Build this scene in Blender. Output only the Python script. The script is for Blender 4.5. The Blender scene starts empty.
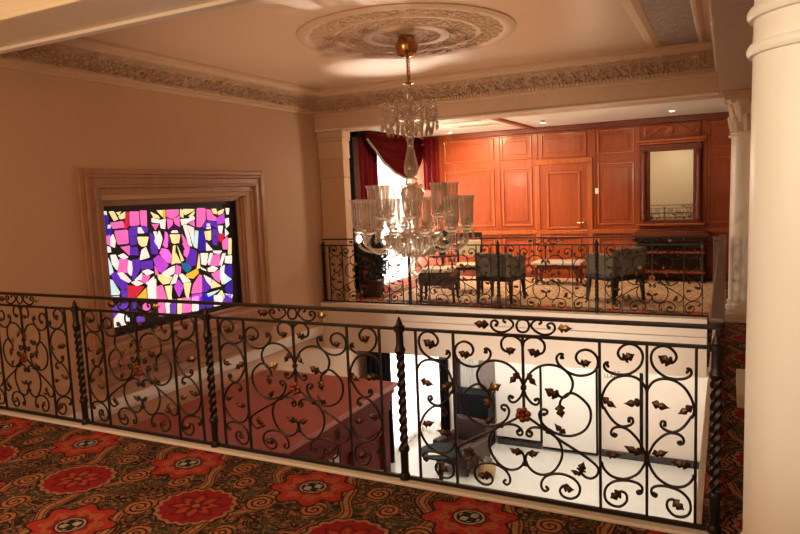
import bpy, bmesh, math, random
from mathutils import Vector, Matrix
C = bpy.context.scene.collection
PI = math.pi
rnd = random.Random(7)

# ------------------------------------------------------------------ camera
cam = bpy.data.cameras.new('camera'); camo = bpy.data.objects.new('camera', cam); C.objects.link(camo)
bpy.context.scene.camera = camo
yaw, pitch, roll = math.radians(26.54), math.radians(6.36), math.radians(-2.382)
F0 = Vector((-math.sin(yaw), math.cos(yaw), 0)); R0 = Vector((math.cos(yaw), math.sin(yaw), 0)); U0 = Vector((0, 0, 1))
F = F0*math.cos(pitch) - U0*math.sin(pitch); U1 = U0*math.cos(pitch) + F0*math.sin(pitch)
R = R0*math.cos(roll) + U1*math.sin(roll); U = U1*math.cos(roll) - R0*math.sin(roll)
M = Matrix((R, U, -F)).transposed().to_4x4(); M.translation = (0, 0, 1.7)
camo.matrix_world = M
cam.sensor_fit = 'HORIZONTAL'; cam.sensor_width = 36; cam.lens = 657.85/800*36
cam.clip_start = .05; cam.clip_end = 100

# ------------------------------------------------------------------ node helpers
class X:
    def __init__(s, nt, v): s.nt, s.v = nt, v
    def op(s, o, *a):
        n = s.nt.nodes.new('ShaderNodeMath'); n.operation = o
        for i, q in enumerate((s,)+a):
            if isinstance(q, X): s.nt.links.new(q.v, n.inputs[i])
            else: n.inputs[i].default_value = q
        return X(s.nt, n.outputs[0])
    def __add__(s, o): return s.op('ADD', o)
    __radd__ = __add__
    def __sub__(s, o): return s.op('SUBTRACT', o)
    def __rsub__(s, o): return (s*-1)+o
    def __mul__(s, o): return s.op('MULTIPLY', o)
    __rmul__ = __mul__
    def __truediv__(s, o): return s.op('DIVIDE', o)
    def lt(s, o): return s.op('LESS_THAN', o)
    def gt(s, o): return s.op('GREATER_THAN', o)
    def sin(s): return s.op('SINE')
    def cos(s): return s.op('COSINE')
    def abs(s): return s.op('ABSOLUTE')
    def fr(s): return s.op('FRACT')
    def floor(s): return s.op('FLOOR')
    def sqrt(s): return s.op('SQRT')
    def atan2(s, o): return s.op('ARCTAN2', o)

def newmat(name):
    m = bpy.data.materials.new(name); m.use_nodes = True
    nt = m.node_tree; b = nt.nodes['Principled BSDF']
    return m, nt, b
def mixc(nt, fac, a, b):
    n = nt.nodes.new('ShaderNodeMix'); n.data_type = 'RGBA'
    if isinstance(fac, X): nt.links.new(fac.v, n.inputs[0])
    elif hasattr(fac, 'is_output'): nt.links.new(fac, n.inputs[0])
    else: n.inputs[0].default_value = fac
    for i, q in ((6, a), (7, b)):
        if isinstance(q, (tuple, list)): n.inputs[i].default_value = (*q[:3], 1)
        else: nt.links.new(q, n.inputs[i])
    return n.outputs[2]
def coords(nt, scale=(1, 1, 1), kind='Object'):
    t = nt.nodes.new('ShaderNodeTexCoord'); mp = nt.nodes.new('ShaderNodeMapping'); mp.inputs['Scale'].default_value = scale
    nt.links.new(t.outputs[kind], mp.inputs[0]); return mp.outputs[0]
def noise(nt, vec, scale, detail=4, rough=.55):
    n = nt.nodes.new('ShaderNodeTexNoise'); nt.links.new(vec, n.inputs['Vector'])
    n.inputs['Scale'].default_value = scale; n.inputs['Detail'].default_value = detail; n.inputs['Roughness'].default_value = rough
    return n.outputs['Fac']
def voro(nt, vec, scale, feat='F1'):
    n = nt.nodes.new('ShaderNodeTexVoronoi'); nt.links.new(vec, n.inputs['Vector']); n.inputs['Scale'].default_value = scale; n.feature = feat
    return n
def bump(nt, b, h, strength=.3, dist=.02):
    n = nt.nodes.new('ShaderNodeBump'); n.inputs['Strength'].default_value = strength; n.inputs['Distance'].default_value = dist
    nt.links.new(h.v if isinstance(h, X) else h, n.inputs['Height']); nt.links.new(n.outputs[0], b.inputs['Normal'])
def pbr(name, col, rough=.5, metal=0, var=.12, vscale=6, bmp=0, bscale=30, spec=.5, coat=0, stretch=(1, 1, 1)):
    m, nt, b = newmat(name)
    v = coords(nt, stretch)
    f = noise(nt, v, vscale)
    lo = tuple(c*(1-var) for c in col); hi = tuple(min(1, c*(1+var)) for c in col)
    nt.links.new(mixc(nt, f, lo, hi), b.inputs['Base Color'])
    b.inputs['Roughness'].default_value = rough; b.inputs['Metallic'].default_value = metal
    b.inputs['Specular IOR Level'].default_value = spec; b.inputs['Coat Weight'].default_value = coat
    if bmp: bump(nt, b, noise(nt, v, bscale, 6), bmp)
    return m
def emit(name, col, strength):
    m, nt, b = newmat(name)
    b.inputs['Base Color'].default_value = (*col, 1); b.inputs['Emission Color'].default_value = (*col, 1); b.inputs['Emission Strength'].default_value = strength
    return m

def wood(name, a, b_, rough=.42, stretch=(9, 9, .7), coat=.06, spec=.35):
    m, nt, b = newmat(name)
    v = coords(nt, stretch)
    n1 = X(nt, noise(nt, v, 2.2, 6, .6)); n2 = X(nt, noise(nt, v, 11, 3))
    f = (n1*.75+n2*.3-.22)*1.5
    nt.links.new(mixc(nt, f.op('MINIMUM', 1.0).op('MAXIMUM', 0.0), a, b_), b.inputs['Base Color'])
    b.inputs['Roughness'].default_value = rough; b.inputs['Specular IOR Level'].default_value = spec; b.inputs['Coat Weight'].default_value = coat; b.inputs['Coat Roughness'].default_value = .12
    return m
def relief(name, col, scale=14, strength=.9):
    # carved plaster ornament: swirling relief, slightly darker in the hollows
    m, nt, b = newmat(name)
    v = coords(nt)
    n = X(nt, noise(nt, v, scale*2.2, 3))
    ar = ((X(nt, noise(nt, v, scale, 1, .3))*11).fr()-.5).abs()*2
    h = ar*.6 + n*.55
    height_mix = ((h-.2)*1.3).op('MINIMUM', 1.0).op('MAXIMUM', 0.0)
    nt.links.new(mixc(nt, height_mix, tuple(c*.80 for c in col), col), b.inputs['Base Color'])
    b.inputs['Roughness'].default_value = .6
    bump(nt, b, h, strength, .02)
    return m

def carpet_mat():
    m, nt, b = newmat('carpet_pattern')
    t = nt.nodes.new('ShaderNodeTexCoord'); s = nt.nodes.new('ShaderNodeSeparateXYZ'); nt.links.new(t.outputs['Object'], s.inputs[0])
    wob = X(nt, noise(nt, t.outputs['Object'], 16, 2))-.5
    px = X(nt, s.outputs[0]) + wob*.018; py = X(nt, s.outputs[1]) - wob*.018
    LX, LY = .98, .87
    def cell(ox, oy):
        a = (((px-ox)/LX+.5).fr()-.5)*LX; c = (((py-oy)/LY+.5).fr()-.5)*LY
        return a, c
    def polar(a, c): return (a*a+c*c).sqrt(), c.atan2(a)
    black, green, orange, tan, red, cream, dred = (.009, .009, .006), (.014, .045, .018), (.40, .13, .05), (.36, .19, .09), (.30, .008, .02), (.5, .33, .19), (.13, .007, .01)
    # ground: dark field, leaf sprays and fine arabesque linework
    vv = voro(nt, t.outputs['Object'], 30)
    dots = X(nt, vv.outputs['Distance'])
    sp = nt.nodes.new('ShaderNodeSeparateColor'); nt.links.new(vv.outputs['Color'], sp.inputs[0])
    pick = X(nt, sp.outputs[0])
    big = X(nt, noise(nt, t.outputs['Object'], 5, 2))
    col = mixc(nt, big.gt(.53), black, green)
    leafm = dots.lt(.42)
    col = mixc(nt, leafm*pick.lt(.34), col, (.26, .13, .065))
    col = mixc(nt, leafm*pick.gt(.70), col, (.24, .05, .04))
    col = mixc(nt, dots.lt(.22)*pick.gt(.5), col, (.34, .2, .12))
    ar = (X(nt, noise(nt, t.outputs['Object'], 6.5, 1, .3))*13).fr()
    col = mixc(nt, ar.lt(.30), col, (.36, .15, .07))
    col = mixc(nt, ar.lt(.22)*ar.gt(.08), col, (.03, .017, .01))
    # undulating ribbons
    for ox, ph, sg in ((-2.41, 0, 1), (-2.9, PI, -1)):
        a, c = cell(ox, 2.63)
        d = (a - (c*(2*PI/LY)+ph).sin()*.085*sg - (c*(6*PI/LY)+ph).sin()*.02).abs()
        col = mixc(nt, d.lt(.045), col, black)
        col = mixc(nt, d.lt(.036), col, orange)
        col = mixc(nt, d.lt(.024)*d.gt(.014), col, (.08, .03, .015))
        col = mixc(nt, d.lt(.014), col, tan)
    # spiral scrolls
    for ox, oy, hand, R0_ in ((-2.34, 2.80, 1, .095), (-2.96, 2.50, 1, .085), (-2.99, 2.84, -1, .075), (-2.32, 2.45, -1, .07), (-2.60, 2.98, 1, .07), (-2.74, 3.14, -1, .08)):
        a, c = cell(ox, oy)
        r, th = polar(a, c)
        sp_ = (r/.034 - th*(hand/(2*PI))).fr()
        rim = (r + (th*2).cos()*.012).lt(R0_)
        col = mixc(nt, rim, col, black)
        col = mixc(nt, rim*sp_.lt(.66), col, orange)
        col = mixc(nt, rim*sp_.lt(.46)*sp_.gt(.2), col, tan)
    # flower medallions
    a, c = cell(-2.66, 2.63); r, th = polar(a, c*1.12)
    e = r/.235 + (th*18).cos()*.035
    col = mixc(nt, e.lt(1.06), col, black)
    col = mixc(nt, e.lt(1.0), col, tan)
    col = mixc(nt, e.lt(.9), col, red)
    p8 = r/.235 + (th*8).cos()*.12
    col = mixc(nt, p8.lt(.6)*p8.gt(.5), col, dred)
    col = mixc(nt, p8.lt(.42), col, (.4, .06, .03))
    col = mixc(nt, (r/.235 + (th*6).cos()*.1).lt(.25), col, dred)
    col = mixc(nt, (r/.235).lt(.1), col, orange)
    # star medallions
    a, c = cell(-2.17, 3.075); r, th = polar(a, c*1.1)
    e = r/.24 + (th*8).cos()*.13
    col = mixc(nt, e.lt(1.0), col, black)
    col = mixc(nt, e.lt(.93), col, (.42, .03, .025))
    col = mixc(nt, (r/.24 + (th*8).cos()*.09).lt(.7), col, (.42, .10, .045))
    col = mixc(nt, (r/.24 + (th*8+PI).cos()*.05).lt(.47), col, red)
    ri = r/.24
    col = mixc(nt, ri.lt(.38), col, black)
    col = mixc(nt, ri.lt(.34)*ri.gt(.29), col, (.4, .34, .27))
    g = ((a*70).sin()*(c*70).sin()).gt(.1)
    col = mixc(nt, ri.lt(.25)*g, col, (.45, .4, .33))
    mot = X(nt, noise(nt, t.outputs['Object'], 45, 3))
    col = mixc(nt, mot.gt(.58)*.55, col, (.05, .012, .01))
    # pile
    f = X(nt, noise(nt, t.outputs['Object'], 260, 3))
    col = mixc(nt, (f-.35)*1.2, col, mixc(nt, .35, col, (.3, .2, .13)))
    nt.links.new(col, b.inputs['Base Color']); b.inputs['Roughness'].default_value = .95; b.inputs['Specular IOR Level'].default_value = .1
    bump(nt, b, f, .5, .006)
    return m

MT = {}
MT['plaster'] = pbr('tan_plaster', (.60, .375, .23), .7, var=.05, vscale=2, bmp=.04, bscale=60)
MT['ceiling'] = pbr('ceiling_plaster', (.72, .52, .37), .38, var=.03, vscale=1.5)
MT['farceiling'] = pbr('far_ceiling_plaster', (.80, .74, .60), .6, var=.02)
MT['cornice'] = pbr('cornice_plaster', (.66, .45, .30), .55, var=.08, vscale=12)
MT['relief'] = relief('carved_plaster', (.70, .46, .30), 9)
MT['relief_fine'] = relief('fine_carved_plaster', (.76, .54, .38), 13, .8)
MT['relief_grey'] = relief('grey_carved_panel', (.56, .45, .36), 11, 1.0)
MT['cream'] = pbr('cream_paint', (.85, .77, .60), .35, var=.03, vscale=3)
MT['white'] = pbr('white_paint', (.84, .78, .70), .45, var=.03)
MT['fascia'] = pbr('pale_fascia_paint', (.80, .68, .56), .5, var=.03)
MT['stone'] = pbr('rosy_stone', (.44, .225, .12), .4, var=.25, vscale=5, bmp=.05, bscale=20, stretch=(1, 3, 1))
MT['wood'] = wood('mahogany_panel', (.19, .024, .006), (.40, .082, .014))
MT['wood_dark'] = wood('dark_mahogany', (.10, .018, .008), (.22, .042, .015))
MT['wood_edge'] = wood('mahogany_moulding', (.27, .05, .012), (.48, .13, .035), .25)
MT['wood_black'] = wood('black_brown_wood', (.018, .009, .006), (.05, .022, .013), .2)
MT['carpet'] = carpet_mat()
def pale_carpet_mat():
    m, nt, b = newmat('pale_carpet_pattern'); v = coords(nt)
    n1 = X(nt, noise(nt, v, 5, 2)); ar = (n1*9).fr(); vo = X(nt, voro(nt, v, 7).outputs['Distance'])
    col = mixc(nt, vo.lt(.42), (.46, .33, .17), (.50, .20, .12))
    col = mixc(nt, ar.lt(.3), col, (.16, .08, .045)); col = mixc(nt, ar.gt(.8), col, (.60, .45, .26))
    nt.links.new(col, b.inputs['Base Color']); b.inputs['Roughness'].default_value = .95
    return m
MT['pale_carpet'] = pale_carpet_mat()
MT['iron'] = pbr('dark_wrought_iron', (.035, .025, .018), .42, .75, var=.4, vscale=20, bmp=.15, bscale=80)
MT['bronze'] = pbr('bronzed_leaf', (.085, .042, .022), .38, .85, var=.7, vscale=25)
MT['gilt'] = pbr('gilt_leaf', (.34, .22, .08), .32, .9, var=.5, vscale=25)
MT['copper'] = pbr('copper_flower', (.26, .07, .035), .35, .8, var=.4, vscale=30)
MT['brass'] = pbr('polished_brass', (.62, .33, .14), .16, 1, var=.1)
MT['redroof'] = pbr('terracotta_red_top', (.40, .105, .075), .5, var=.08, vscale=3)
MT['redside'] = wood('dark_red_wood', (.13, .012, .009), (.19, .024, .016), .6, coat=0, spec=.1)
MT['marble'] = pbr('pale_marble', (.66, .62, .54), .12, var=.08, vscale=2.5)
MT['marble_dark'] = pbr('black_marble', (.03, .025, .022), .15, var=.9, vscale=12)
MT['drape'] = pbr('crimson_velvet', (.11, .003, .003), .85, spec=.15, var=.25, vscale=8)
MT['drape_dark'] = pbr('black_velvet', (.006, .005, .005), .9, var=.3, spec=.08)
MT['fringe'] = pbr('grey_gold_fringe', (.2, .17, .12), .7)
MT['chairfab'] = pbr('olive_brown_fabric', (.125, .09, .055), .8, var=.25, vscale=14, bmp=.1, bscale=120)
MT['darkfab'] = pbr('dark_brown_fabric', (.05, .03, .02), .8, var=.25, vscale=14)
MT['seatfab'] = pbr('cream_fabric', (.72, .58, .40), .8, var=.1)
MT['legwood'] = pbr('near_black_leg', (.012, .008, .006), .35)
MT['leather'] = pbr('brown_leather', (.038, .015, .010), .45, var=.3, vscale=9)
MT['black'] = pbr('black_gloss', (.006, .006, .007), .5, spec=.12)
MT['leaf'] = pbr('dark_foliage', (.02, .03, .018), .5, var=.6, vscale=10)
MT['pot'] = pbr('dark_pot', (.05, .03, .02), .4)
MT['lead'] = pbr('black_leading', (.012, .008, .008), .5)
MT['tablegreen'] = pbr('dark_green_top', (.012, .016, .015), .6, spec=.06)
MT['paper'] = pbr('white_paper', (.85, .85, .85), .6, var=.01)
MT['plush'] = pbr('tan_weave', (.42, .26, .12), .9, var=.3, vscale=30)
MT['newel'] = pbr('purple_brown_paint', (.13, .068, .052), .4)
MT['grey'] = pbr('vent_grey', (.42, .40, .32), .5)
MT['print'] = pbr('black_lettering', (.05, .045, .04), .6)
MT['greypanel'] = pbr('grey_brown_panel', (.22, .17, .15), .35)
def mirror():
    m, nt, b = newmat('mirror_glass'); b.inputs['Base Color'].default_value = (.93, .92, .86, 1); b.inputs['Metallic'].default_value = 1; b.inputs['Roughness'].default_value = .03
    return m
MT['mirror'] = mirror()
def crystal(name, tint, tr, rough, ribs=False):
    m, nt, b = newmat(name)
    nt.nodes.remove(b)
    out = nt.nodes['Material Output']
    tb = nt.nodes.new('ShaderNodeBsdfTransparent'); tb.inputs[0].default_value = (*tint, 1)
    gl = nt.nodes.new('ShaderNodeBsdfGlossy'); gl.inputs['Roughness'].default_value = rough; gl.inputs['Color'].default_value = (1, .94, .86, 1)
    df = nt.nodes.new('ShaderNodeBsdfDiffuse'); df.inputs[0].default_value = (.75, .66, .55, 1)
    lw = nt.nodes.new('ShaderNodeLayerWeight'); lw.inputs[0].default_value = .45
    m1 = nt.nodes.new('ShaderNodeMixShader'); m2 = nt.nodes.new('ShaderNodeMixShader')
    m1.inputs[0].default_value = .45
    nt.links.new(gl.outputs[0], m1.inputs[1]); nt.links.new(df.outputs[0], m1.inputs[2])
    f = X(nt, lw.outputs['Facing'])*(1-tr)+(1-tr)*.35
    if ribs:
        t = nt.nodes.new('ShaderNodeTexCoord'); sx = nt.nodes.new('ShaderNodeSeparateXYZ'); nt.links.new(t.outputs['Object'], sx.inputs[0])
        st = (X(nt, sx.outputs[1]).atan2(X(nt, sx.outputs[0]))*16).cos()
        f = (f*.62 + st.gt(.35)*.42).op('MINIMUM', .9)
    nt.links.new(f.v, m2.inputs[0]); nt.links.new(tb.outputs[0], m2.inputs[1]); nt.links.new(m1.outputs[0], m2.inputs[2])
    nt.links.new(m2.outputs[0], out.inputs[0])
    return m
MT['crystal'] = crystal('cut_crystal', (.86, .80, .74), .12, .10)
MT['shade'] = crystal('ribbed_clear_glass', (.86, .80, .74), .26, .14, True)
def sheer():
    m, nt, b = newmat('sheer_voile'); nt.nodes.remove(b); out = nt.nodes['Material Output']
    tb = nt.nodes.new('ShaderNodeBsdfTransparent'); tl = nt.nodes.new('ShaderNodeBsdfTranslucent'); tl.inputs[0].default_value = (.9, .89, .86, 1)
    df = nt.nodes.new('ShaderNodeBsdfDiffuse'); df.inputs[0].default_value = (.85, .83, .8, 1)
    a = nt.nodes.new('ShaderNodeMixShader'); c = nt.nodes.new('ShaderNodeMixShader'); a.inputs[0].default_value = .5; c.inputs[0].default_value = .72
    nt.links.new(tl.outputs[0], a.inputs[1]); nt.links.new(df.outputs[0], a.inputs[2]); nt.links.new(tb.outputs[0], c.inputs[1]); nt.links.new(a.outputs[0], c.inputs[2]); nt.links.new(c.outputs[0], out.inputs[0])
    return m
MT['sheer'] = sheer()
MT['daylight'] = emit('daylit_pane', (.97, .98, 1.0), 22)
MT['daylight_low'] = emit('lower_daylit_pane', (.97, .98, 1.0), 10)
MT['lamp'] = emit('lamp_glow', (1, .86, .62), 14)
MT['bulb'] = emit('bulb_glow', (1, .95, .85), 8)

# ------------------------------------------------------------------ mesh helpers
class MB:
    def __init__(s): s.bm = bmesh.new(); s.smooth = False
    def box(s, lo, hi, bev=0, rot=None, seg=2):
        lo, hi = Vector(lo), Vector(hi); c = (lo+hi)/2; d = hi-lo
        r = bmesh.ops.create_cube(s.bm, size=1)
        vs = r['verts']
        for v in vs: v.co = Vector((v.co.x*d.x, v.co.y*d.y, v.co.z*d.z))
        if bev:
            es = list({e for v in vs for e in v.link_edges})
            rr = bmesh.ops.bevel(s.bm, geom=es, offset=bev, segments=seg, affect='EDGES', profile=.5)
            vs = [v for v in rr['verts']]
            vs = list({v for f in rr['faces'] for v in f.verts} | set(vs))
        if rot is not None:
            for v in vs: v.co = rot @ v.co
        for v in vs: v.co += c
        return s
    def hexa(s, pts):   # 8 points: bottom 4 then top 4, ccw
        v = [s.bm.verts.new(p) for p in pts]
        for f in ((3, 2, 1, 0), (4, 5, 6, 7), (0, 1, 5, 4), (1, 2, 6, 5), (2, 3, 7, 6), (3, 0, 4, 7)):
            s.bm.faces.new([v[i] for i in f])
        return s
    def quad(s, *p):
        s.bm.faces.new([s.bm.verts.new(q) for q in p]); return s
    def tube(s, path, r, n=8, closed=False, caps=True, rad=None):
        P = [Vector(p) for p in path]; L = len(P); rings = []
        ref = None
        for i, p in enumerate(P):
            if closed: t = P[(i+1) % L]-P[i-1]
            else: t = P[min(i+1, L-1)]-P[max(i-1, 0)]
            if t.length < 1e-9: t = Vector((0, 0, 1))
            t.normalize()
            if ref is None:
                ref = Vector((0, 1, 0)) if abs(t.y) < .8 else Vector((1, 0, 0))
            a = (ref - t*ref.dot(t)); a.normalize(); ref = a; bb = t.cross(a)
            rr = rad[i] if rad else r
            rings.append([s.bm.verts.new(p + a*rr*math.cos(2*PI*k/n) + bb*rr*math.sin(2*PI*k/n)) for k in range(n)])
        for i in range(L if closed else L-1):
            A, B = rings[i], rings[(i+1) % L]
            for k in range(n): s.bm.faces.new((A[k], A[(k+1) % n], B[(k+1) % n], B[k]))
        if caps and not closed:
            s.bm.faces.new(list(reversed(rings[0]))); s.bm.faces.new(rings[-1])
        s.smooth = True
        return s
    def lathe(s, prof, c=(0, 0, 0), n=24, axis='z', flute=0, nf=12):
        rings = []
        for r, z in prof:
            ring = []
            for k in range(n):
                a = 2*PI*k/n; q = r*(1+flute*math.cos(a*nf))
                ring.append(s.bm.verts.new((c[0]+q*math.cos(a), c[1]+q*math.sin(a), c[2]+z)))
            rings.append(ring)
        for A, B in zip(rings, rings[1:]):
            for k in range(n):
                s.bm.faces.new((A[k], A[(k+1) % n], B[(k+1) % n], B[k]))
        if prof[0][0] > 1e-4: s.bm.faces.new(list(reversed(rings[0])))
        if prof[-1][0] > 1e-4: s.bm.faces.new(rings[-1])
        s.smooth = True
        return s
    def shell(s, prof, c=(0, 0, 0), n=24, flute=0, nf=12):   # open lathe, no caps
        rings = []
        for r, z in prof:
            rings.append([s.bm.verts.new((c[0]+r*(1+flute*math.cos(2*PI*k/n*nf))*math.cos(2*PI*k/n), c[1]+r*(1+flute*math.cos(2*PI*k/n*nf))*math.sin(2*PI*k/n), c[2]+z)) for k in range(n)])
        for A, B in zip(rings, rings[1:]):
            for k in range(n): s.bm.faces.new((A[k], A[(k+1) % n], B[(k+1) % n], B[k]))
        s.smooth = True
        return s
    def prism(s, poly, fn, d0, d1):   # poly (u,v); fn(u,v,d) -> point
        a = [s.bm.verts.new(fn(u, v, d0)) for u, v in poly]; b = [s.bm.verts.new(fn(u, v, d1)) for u, v in poly]
        n = len(poly)
        for i in range(n): s.bm.faces.new((a[i], a[(i+1) % n], b[(i+1) % n], b[i]))
        s.bm.faces.new(list(reversed(a))); s.bm.faces.new(b)
        return s
    def ball(s, c, r, sc=(1, 1, 1), seg=12):
        rr = bmesh.ops.create_uvsphere(s.bm, u_segments=seg, v_segments=max(6, seg*2//3), radius=r)
        for v in rr['verts']: v.co = Vector((v.co.x*sc[0], v.co.y*sc[1], v.co.z*sc[2])) + Vector(c)
        s.smooth = True
        return s
    def mesh(s, name, mats):
        bmesh.ops.recalc_face_normals(s.bm, faces=s.bm.faces)
        me = bpy.data.meshes.new(name); s.bm.to_mesh(me); s.bm.free()
        for m in (mats if isinstance(mats, (list, tuple)) else [mats]): me.materials.append(MT[m] if isinstance(m, str) else m)
        if s.smooth:
            me.polygons.foreach_set('use_smooth', [True]*len(me.polygons)); me.set_sharp_from_angle(angle=math.radians(38))
        return me
    def build(s, name, mat, parent=None, loc=None, rz=0):
        return put(name, s.mesh(name, mat), parent, loc, rz)
def put(name, me, parent=None, loc=None, rz=0):
    o = bpy.data.objects.new(name, me); C.objects.link(o)
    if parent is not None: o.parent = parent
    if loc is not None: o.location = loc
    if rz: o.rotation_euler.z = rz
    return o
def tag(o, label, cat, group=None, kind=None):
    o['label'] = label; o['category'] = cat
    if group: o['group'] = group
    if kind: o['kind'] = kind
    return o
def thing(name, label, cat, loc=(0, 0, 0), rz=0, group=None):
    o = bpy.data.objects.new(name, None); C.objects.link(o); o.location = loc; o.rotation_euler = (0, 0, rz); o.empty_display_size = .1
    return tag(o, label, cat, group)
def struct(o): o['kind'] = 'structure'; return o
def copy_tree(o, parent=None):
    c = o.copy(); C.objects.link(c)
    if parent is not None: c.parent = parent
    for ch in list(o.children): copy_tree(ch, c)
    return c
def catmull(P, k=4, closed=False):
    P = [Vector(p) for p in P]; out = []
    n = len(P)
    for i in range(n-1):
        p0 = P[i-1] if i else (P[-2] if closed else P[0]*2-P[1]); p1, p2 = P[i], P[i+1]
        p3 = P[i+2] if i+2 < n else (P[1] if closed else P[-1]*2-P[-2])
        for j in range(k):
            t = j/k
            out.append(.5*((2*p1)+(p2-p0)*t+(2*p0-5*p1+4*p2-p3)*t*t+(3*p1-p0-3*p2+p3)*t**3))
    if not closed: out.append(P[-1])
    return out
def wall_cells(mb, u0, u1, v0, v1, holes, fn, d0, d1):
    us = sorted({u0, u1, *[h[0] for h in holes], *[h[1] for h in holes]}); vs = sorted({v0, v1, *[h[2] for h in holes], *[h[3] for h in holes]})
    for a, b in zip(us, us[1:]):
        for c, d in zip(vs, vs[1:]):
            m_, n_ = (a+b)/2, (c+d)/2
            if any(h[0] < m_ < h[1] and h[2] < n_ < h[3] for h in holes): continue
            mb.prism([(a, c), (b, c), (b, d), (a, d)], fn, d0, d1)
    bmesh.ops.remove_doubles(mb.bm, verts=mb.bm.verts, dist=1e-5)
    # drop the interior faces two cells share
    seen = {}
    for f in list(mb.bm.faces):
        k = tuple(sorted(v.index for v in f.verts)); seen.setdefault(k, []).append(f)
    mb.bm.verts.index_update()
    seen = {}
    for f in mb.bm.faces:
        k = tuple(sorted(v.index for v in f.verts)); seen.setdefault(k, []).append(f)
    bmesh.ops.delete(mb.bm, geom=[f for fs in seen.values() if len(fs) > 1 for f in fs], context='FACES_ONLY')
    return mb
def sweep(prof, p0, p1, out, name, mat, parent=None):
    # a moulding: profile (d, z) swept from p0 to p1, d along 'out'
    p0, p1, out = Vector(p0), Vector(p1), Vector(out)
    mb = MB()
    A = [mb.bm.verts.new(p0+out*d+Vector((0, 0, z))) for d, z in prof]; B = [mb.bm.verts.new(p1+out*d+Vector((0, 0, z))) for d, z in prof]
    n = len(prof)
    for i in range(n): mb.bm.faces.new((A[i], A[(i+1) % n], B[(i+1) % n], B[i]))
    mb.bm.faces.new(A); mb.bm.faces.new(B)
    return mb.build(name, mat, parent)
W = {'S1':[(0.005,0.876),(0.024,0.899),(0.093,0.919),(0.177,0.925),(0.254,0.912),(0.298,0.886),(0.285,0.852),(0.228,0.837),(0.163,0.84)],'S2':[(0.534,0.825),(0.509,0.823),(0.516,0.834),(0.539,0.842),(0.496,0.845),(0.453,0.826),(0.468,0.796),(0.528,0.771),(0.613,0.749),(0.733,0.738),(0.855,0.747),(0.94,0.77),(0.978,0.804),(0.966,0.841),(0.904,0.868),(0.819,0.876),(0.733,0.86),(0.703,0.831),(0.738,0.804),(0.794,0.8)],'S3':[(-0.006,0.647),(0.037,0.689),(0.109,0.736),(0.221,0.769),(0.343,0.782),(0.47,0.778),(0.583,0.753),(0.651,0.712),(0.653,0.674),(0.613,0.639),(0.545,0.615),(0.477,0.621),(0.431,0.637)],'S4':[(-0.001,0.647),(0.02,0.613),(0.062,0.585),(0.119,0.564),(0.177,0.561),(0.211,0.579),(0.193,0.595),(0.162,0.587)],'S5':[(0.512,0.554),(0.486,0.578),(0.515,0.607),(0.583,0.635),(0.67,0.641),(0.769,0.619),(0.855,0.584),(0.884,0.547),(0.874,0.503),(0.818,0.458),(0.719,0.427),(0.601,0.411),(0.475,0.412),(0.352,0.429),(0.262,0.455),(0.218,0.486),(0.21,0.515),(0.25,0.538),(0.309,0.536),(0.314,0.519),(0.275,0.512)],'S6':[(-0.001,0.499),(0.092,0.477),(0.197,0.451),(0.326,0.421),(0.48,0.382),(0.656,0.345),(0.805,0.312),(0.927,0.279),(0.976,0.252),(0.947,0.216),(0.878,0.198),(0.805,0.202),(0.75,0.222)],'S7':[(0.326,0.423),(0.223,0.435),(0.117,0.433),(0.043,0.413),(0.032,0.388),(0.085,0.382),(0.106,0.401),(0.077,0.407)],'S8':[(0.331,0.425),(0.416,0.399),(0.48,0.366),(0.51,0.319),(0.487,0.269),(0.422,0.222),(0.337,0.191),(0.219,0.177),(0.114,0.188),(0.04,0.215),(0.008,0.249),(0.036,0.285),(0.102,0.298)],'S9':[(0.29,0.113),(0.315,0.102),(0.274,0.089),(0.227,0.101),(0.221,0.134),(0.284,0.172),(0.415,0.195),(0.553,0.196),(0.674,0.176),(0.736,0.139),(0.709,0.094),(0.613,0.07),(0.512,0.076),(0.47,0.104),(0.507,0.132),(0.562,0.138)]}
WL = {'L1':[(0.233,0.835),(0.084,0.858)],'L2':[(0.757,0.801),(0.904,0.818)],'L3':[(0.477,0.621),(0.303,0.655)],'L3b':[(0.056,0.727),(0.186,0.666)],'L5':[(0.481,0.577),(0.519,0.506)],'L5b':[(0.556,0.421),(0.417,0.473)],'L6':[(0.743,0.221),(0.793,0.287)],'L6b':[(0.768,0.218),(0.638,0.231)],'L8':[(0.049,0.275),(0.208,0.307)],'L9':[(0.507,0.13),(0.667,0.126)]}
N = {'N1':[(0.182,0.799),(0.153,0.808),(0.182,0.817),(0.123,0.815),(0.094,0.798),(0.143,0.778),(0.274,0.764),(0.453,0.761),(0.613,0.767),(0.771,0.79),(0.88,0.821),(0.916,0.861),(0.861,0.897),(0.719,0.918),(0.561,0.916),(0.434,0.893),(0.396,0.864),(0.473,0.84),(0.563,0.843)],'N2':[(1.005,0.691),(0.884,0.735),(0.725,0.755),(0.549,0.758),(0.388,0.748),(0.226,0.72),(0.101,0.675),(0.034,0.621),(0.078,0.576),(0.084,0.585),(0.167,0.553),(0.292,0.517),(0.456,0.495),(0.619,0.503),(0.711,0.523),(0.69,0.543),(0.618,0.542),(0.626,0.528)],'N3':[(0.305,0.451),(0.359,0.448),(0.317,0.438),(0.243,0.448),(0.255,0.471),(0.341,0.487),(0.497,0.491),(0.66,0.472),(0.823,0.433),(0.916,0.393),(0.978,0.35),(0.935,0.308),(0.808,0.26),(0.613,0.229),(0.448,0.22),(0.248,0.227),(0.103,0.254),(0.028,0.287)],'N4':[(0.85,0.171),(0.795,0.166),(0.818,0.155),(0.886,0.163),(0.901,0.19),(0.81,0.209),(0.646,0.216),(0.482,0.213),(0.282,0.199),(0.131,0.165),(0.087,0.125),(0.138,0.088),(0.284,0.07),(0.452,0.075),(0.571,0.108),(0.56,0.142),(0.467,0.154),(0.39,0.145)]}
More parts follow.
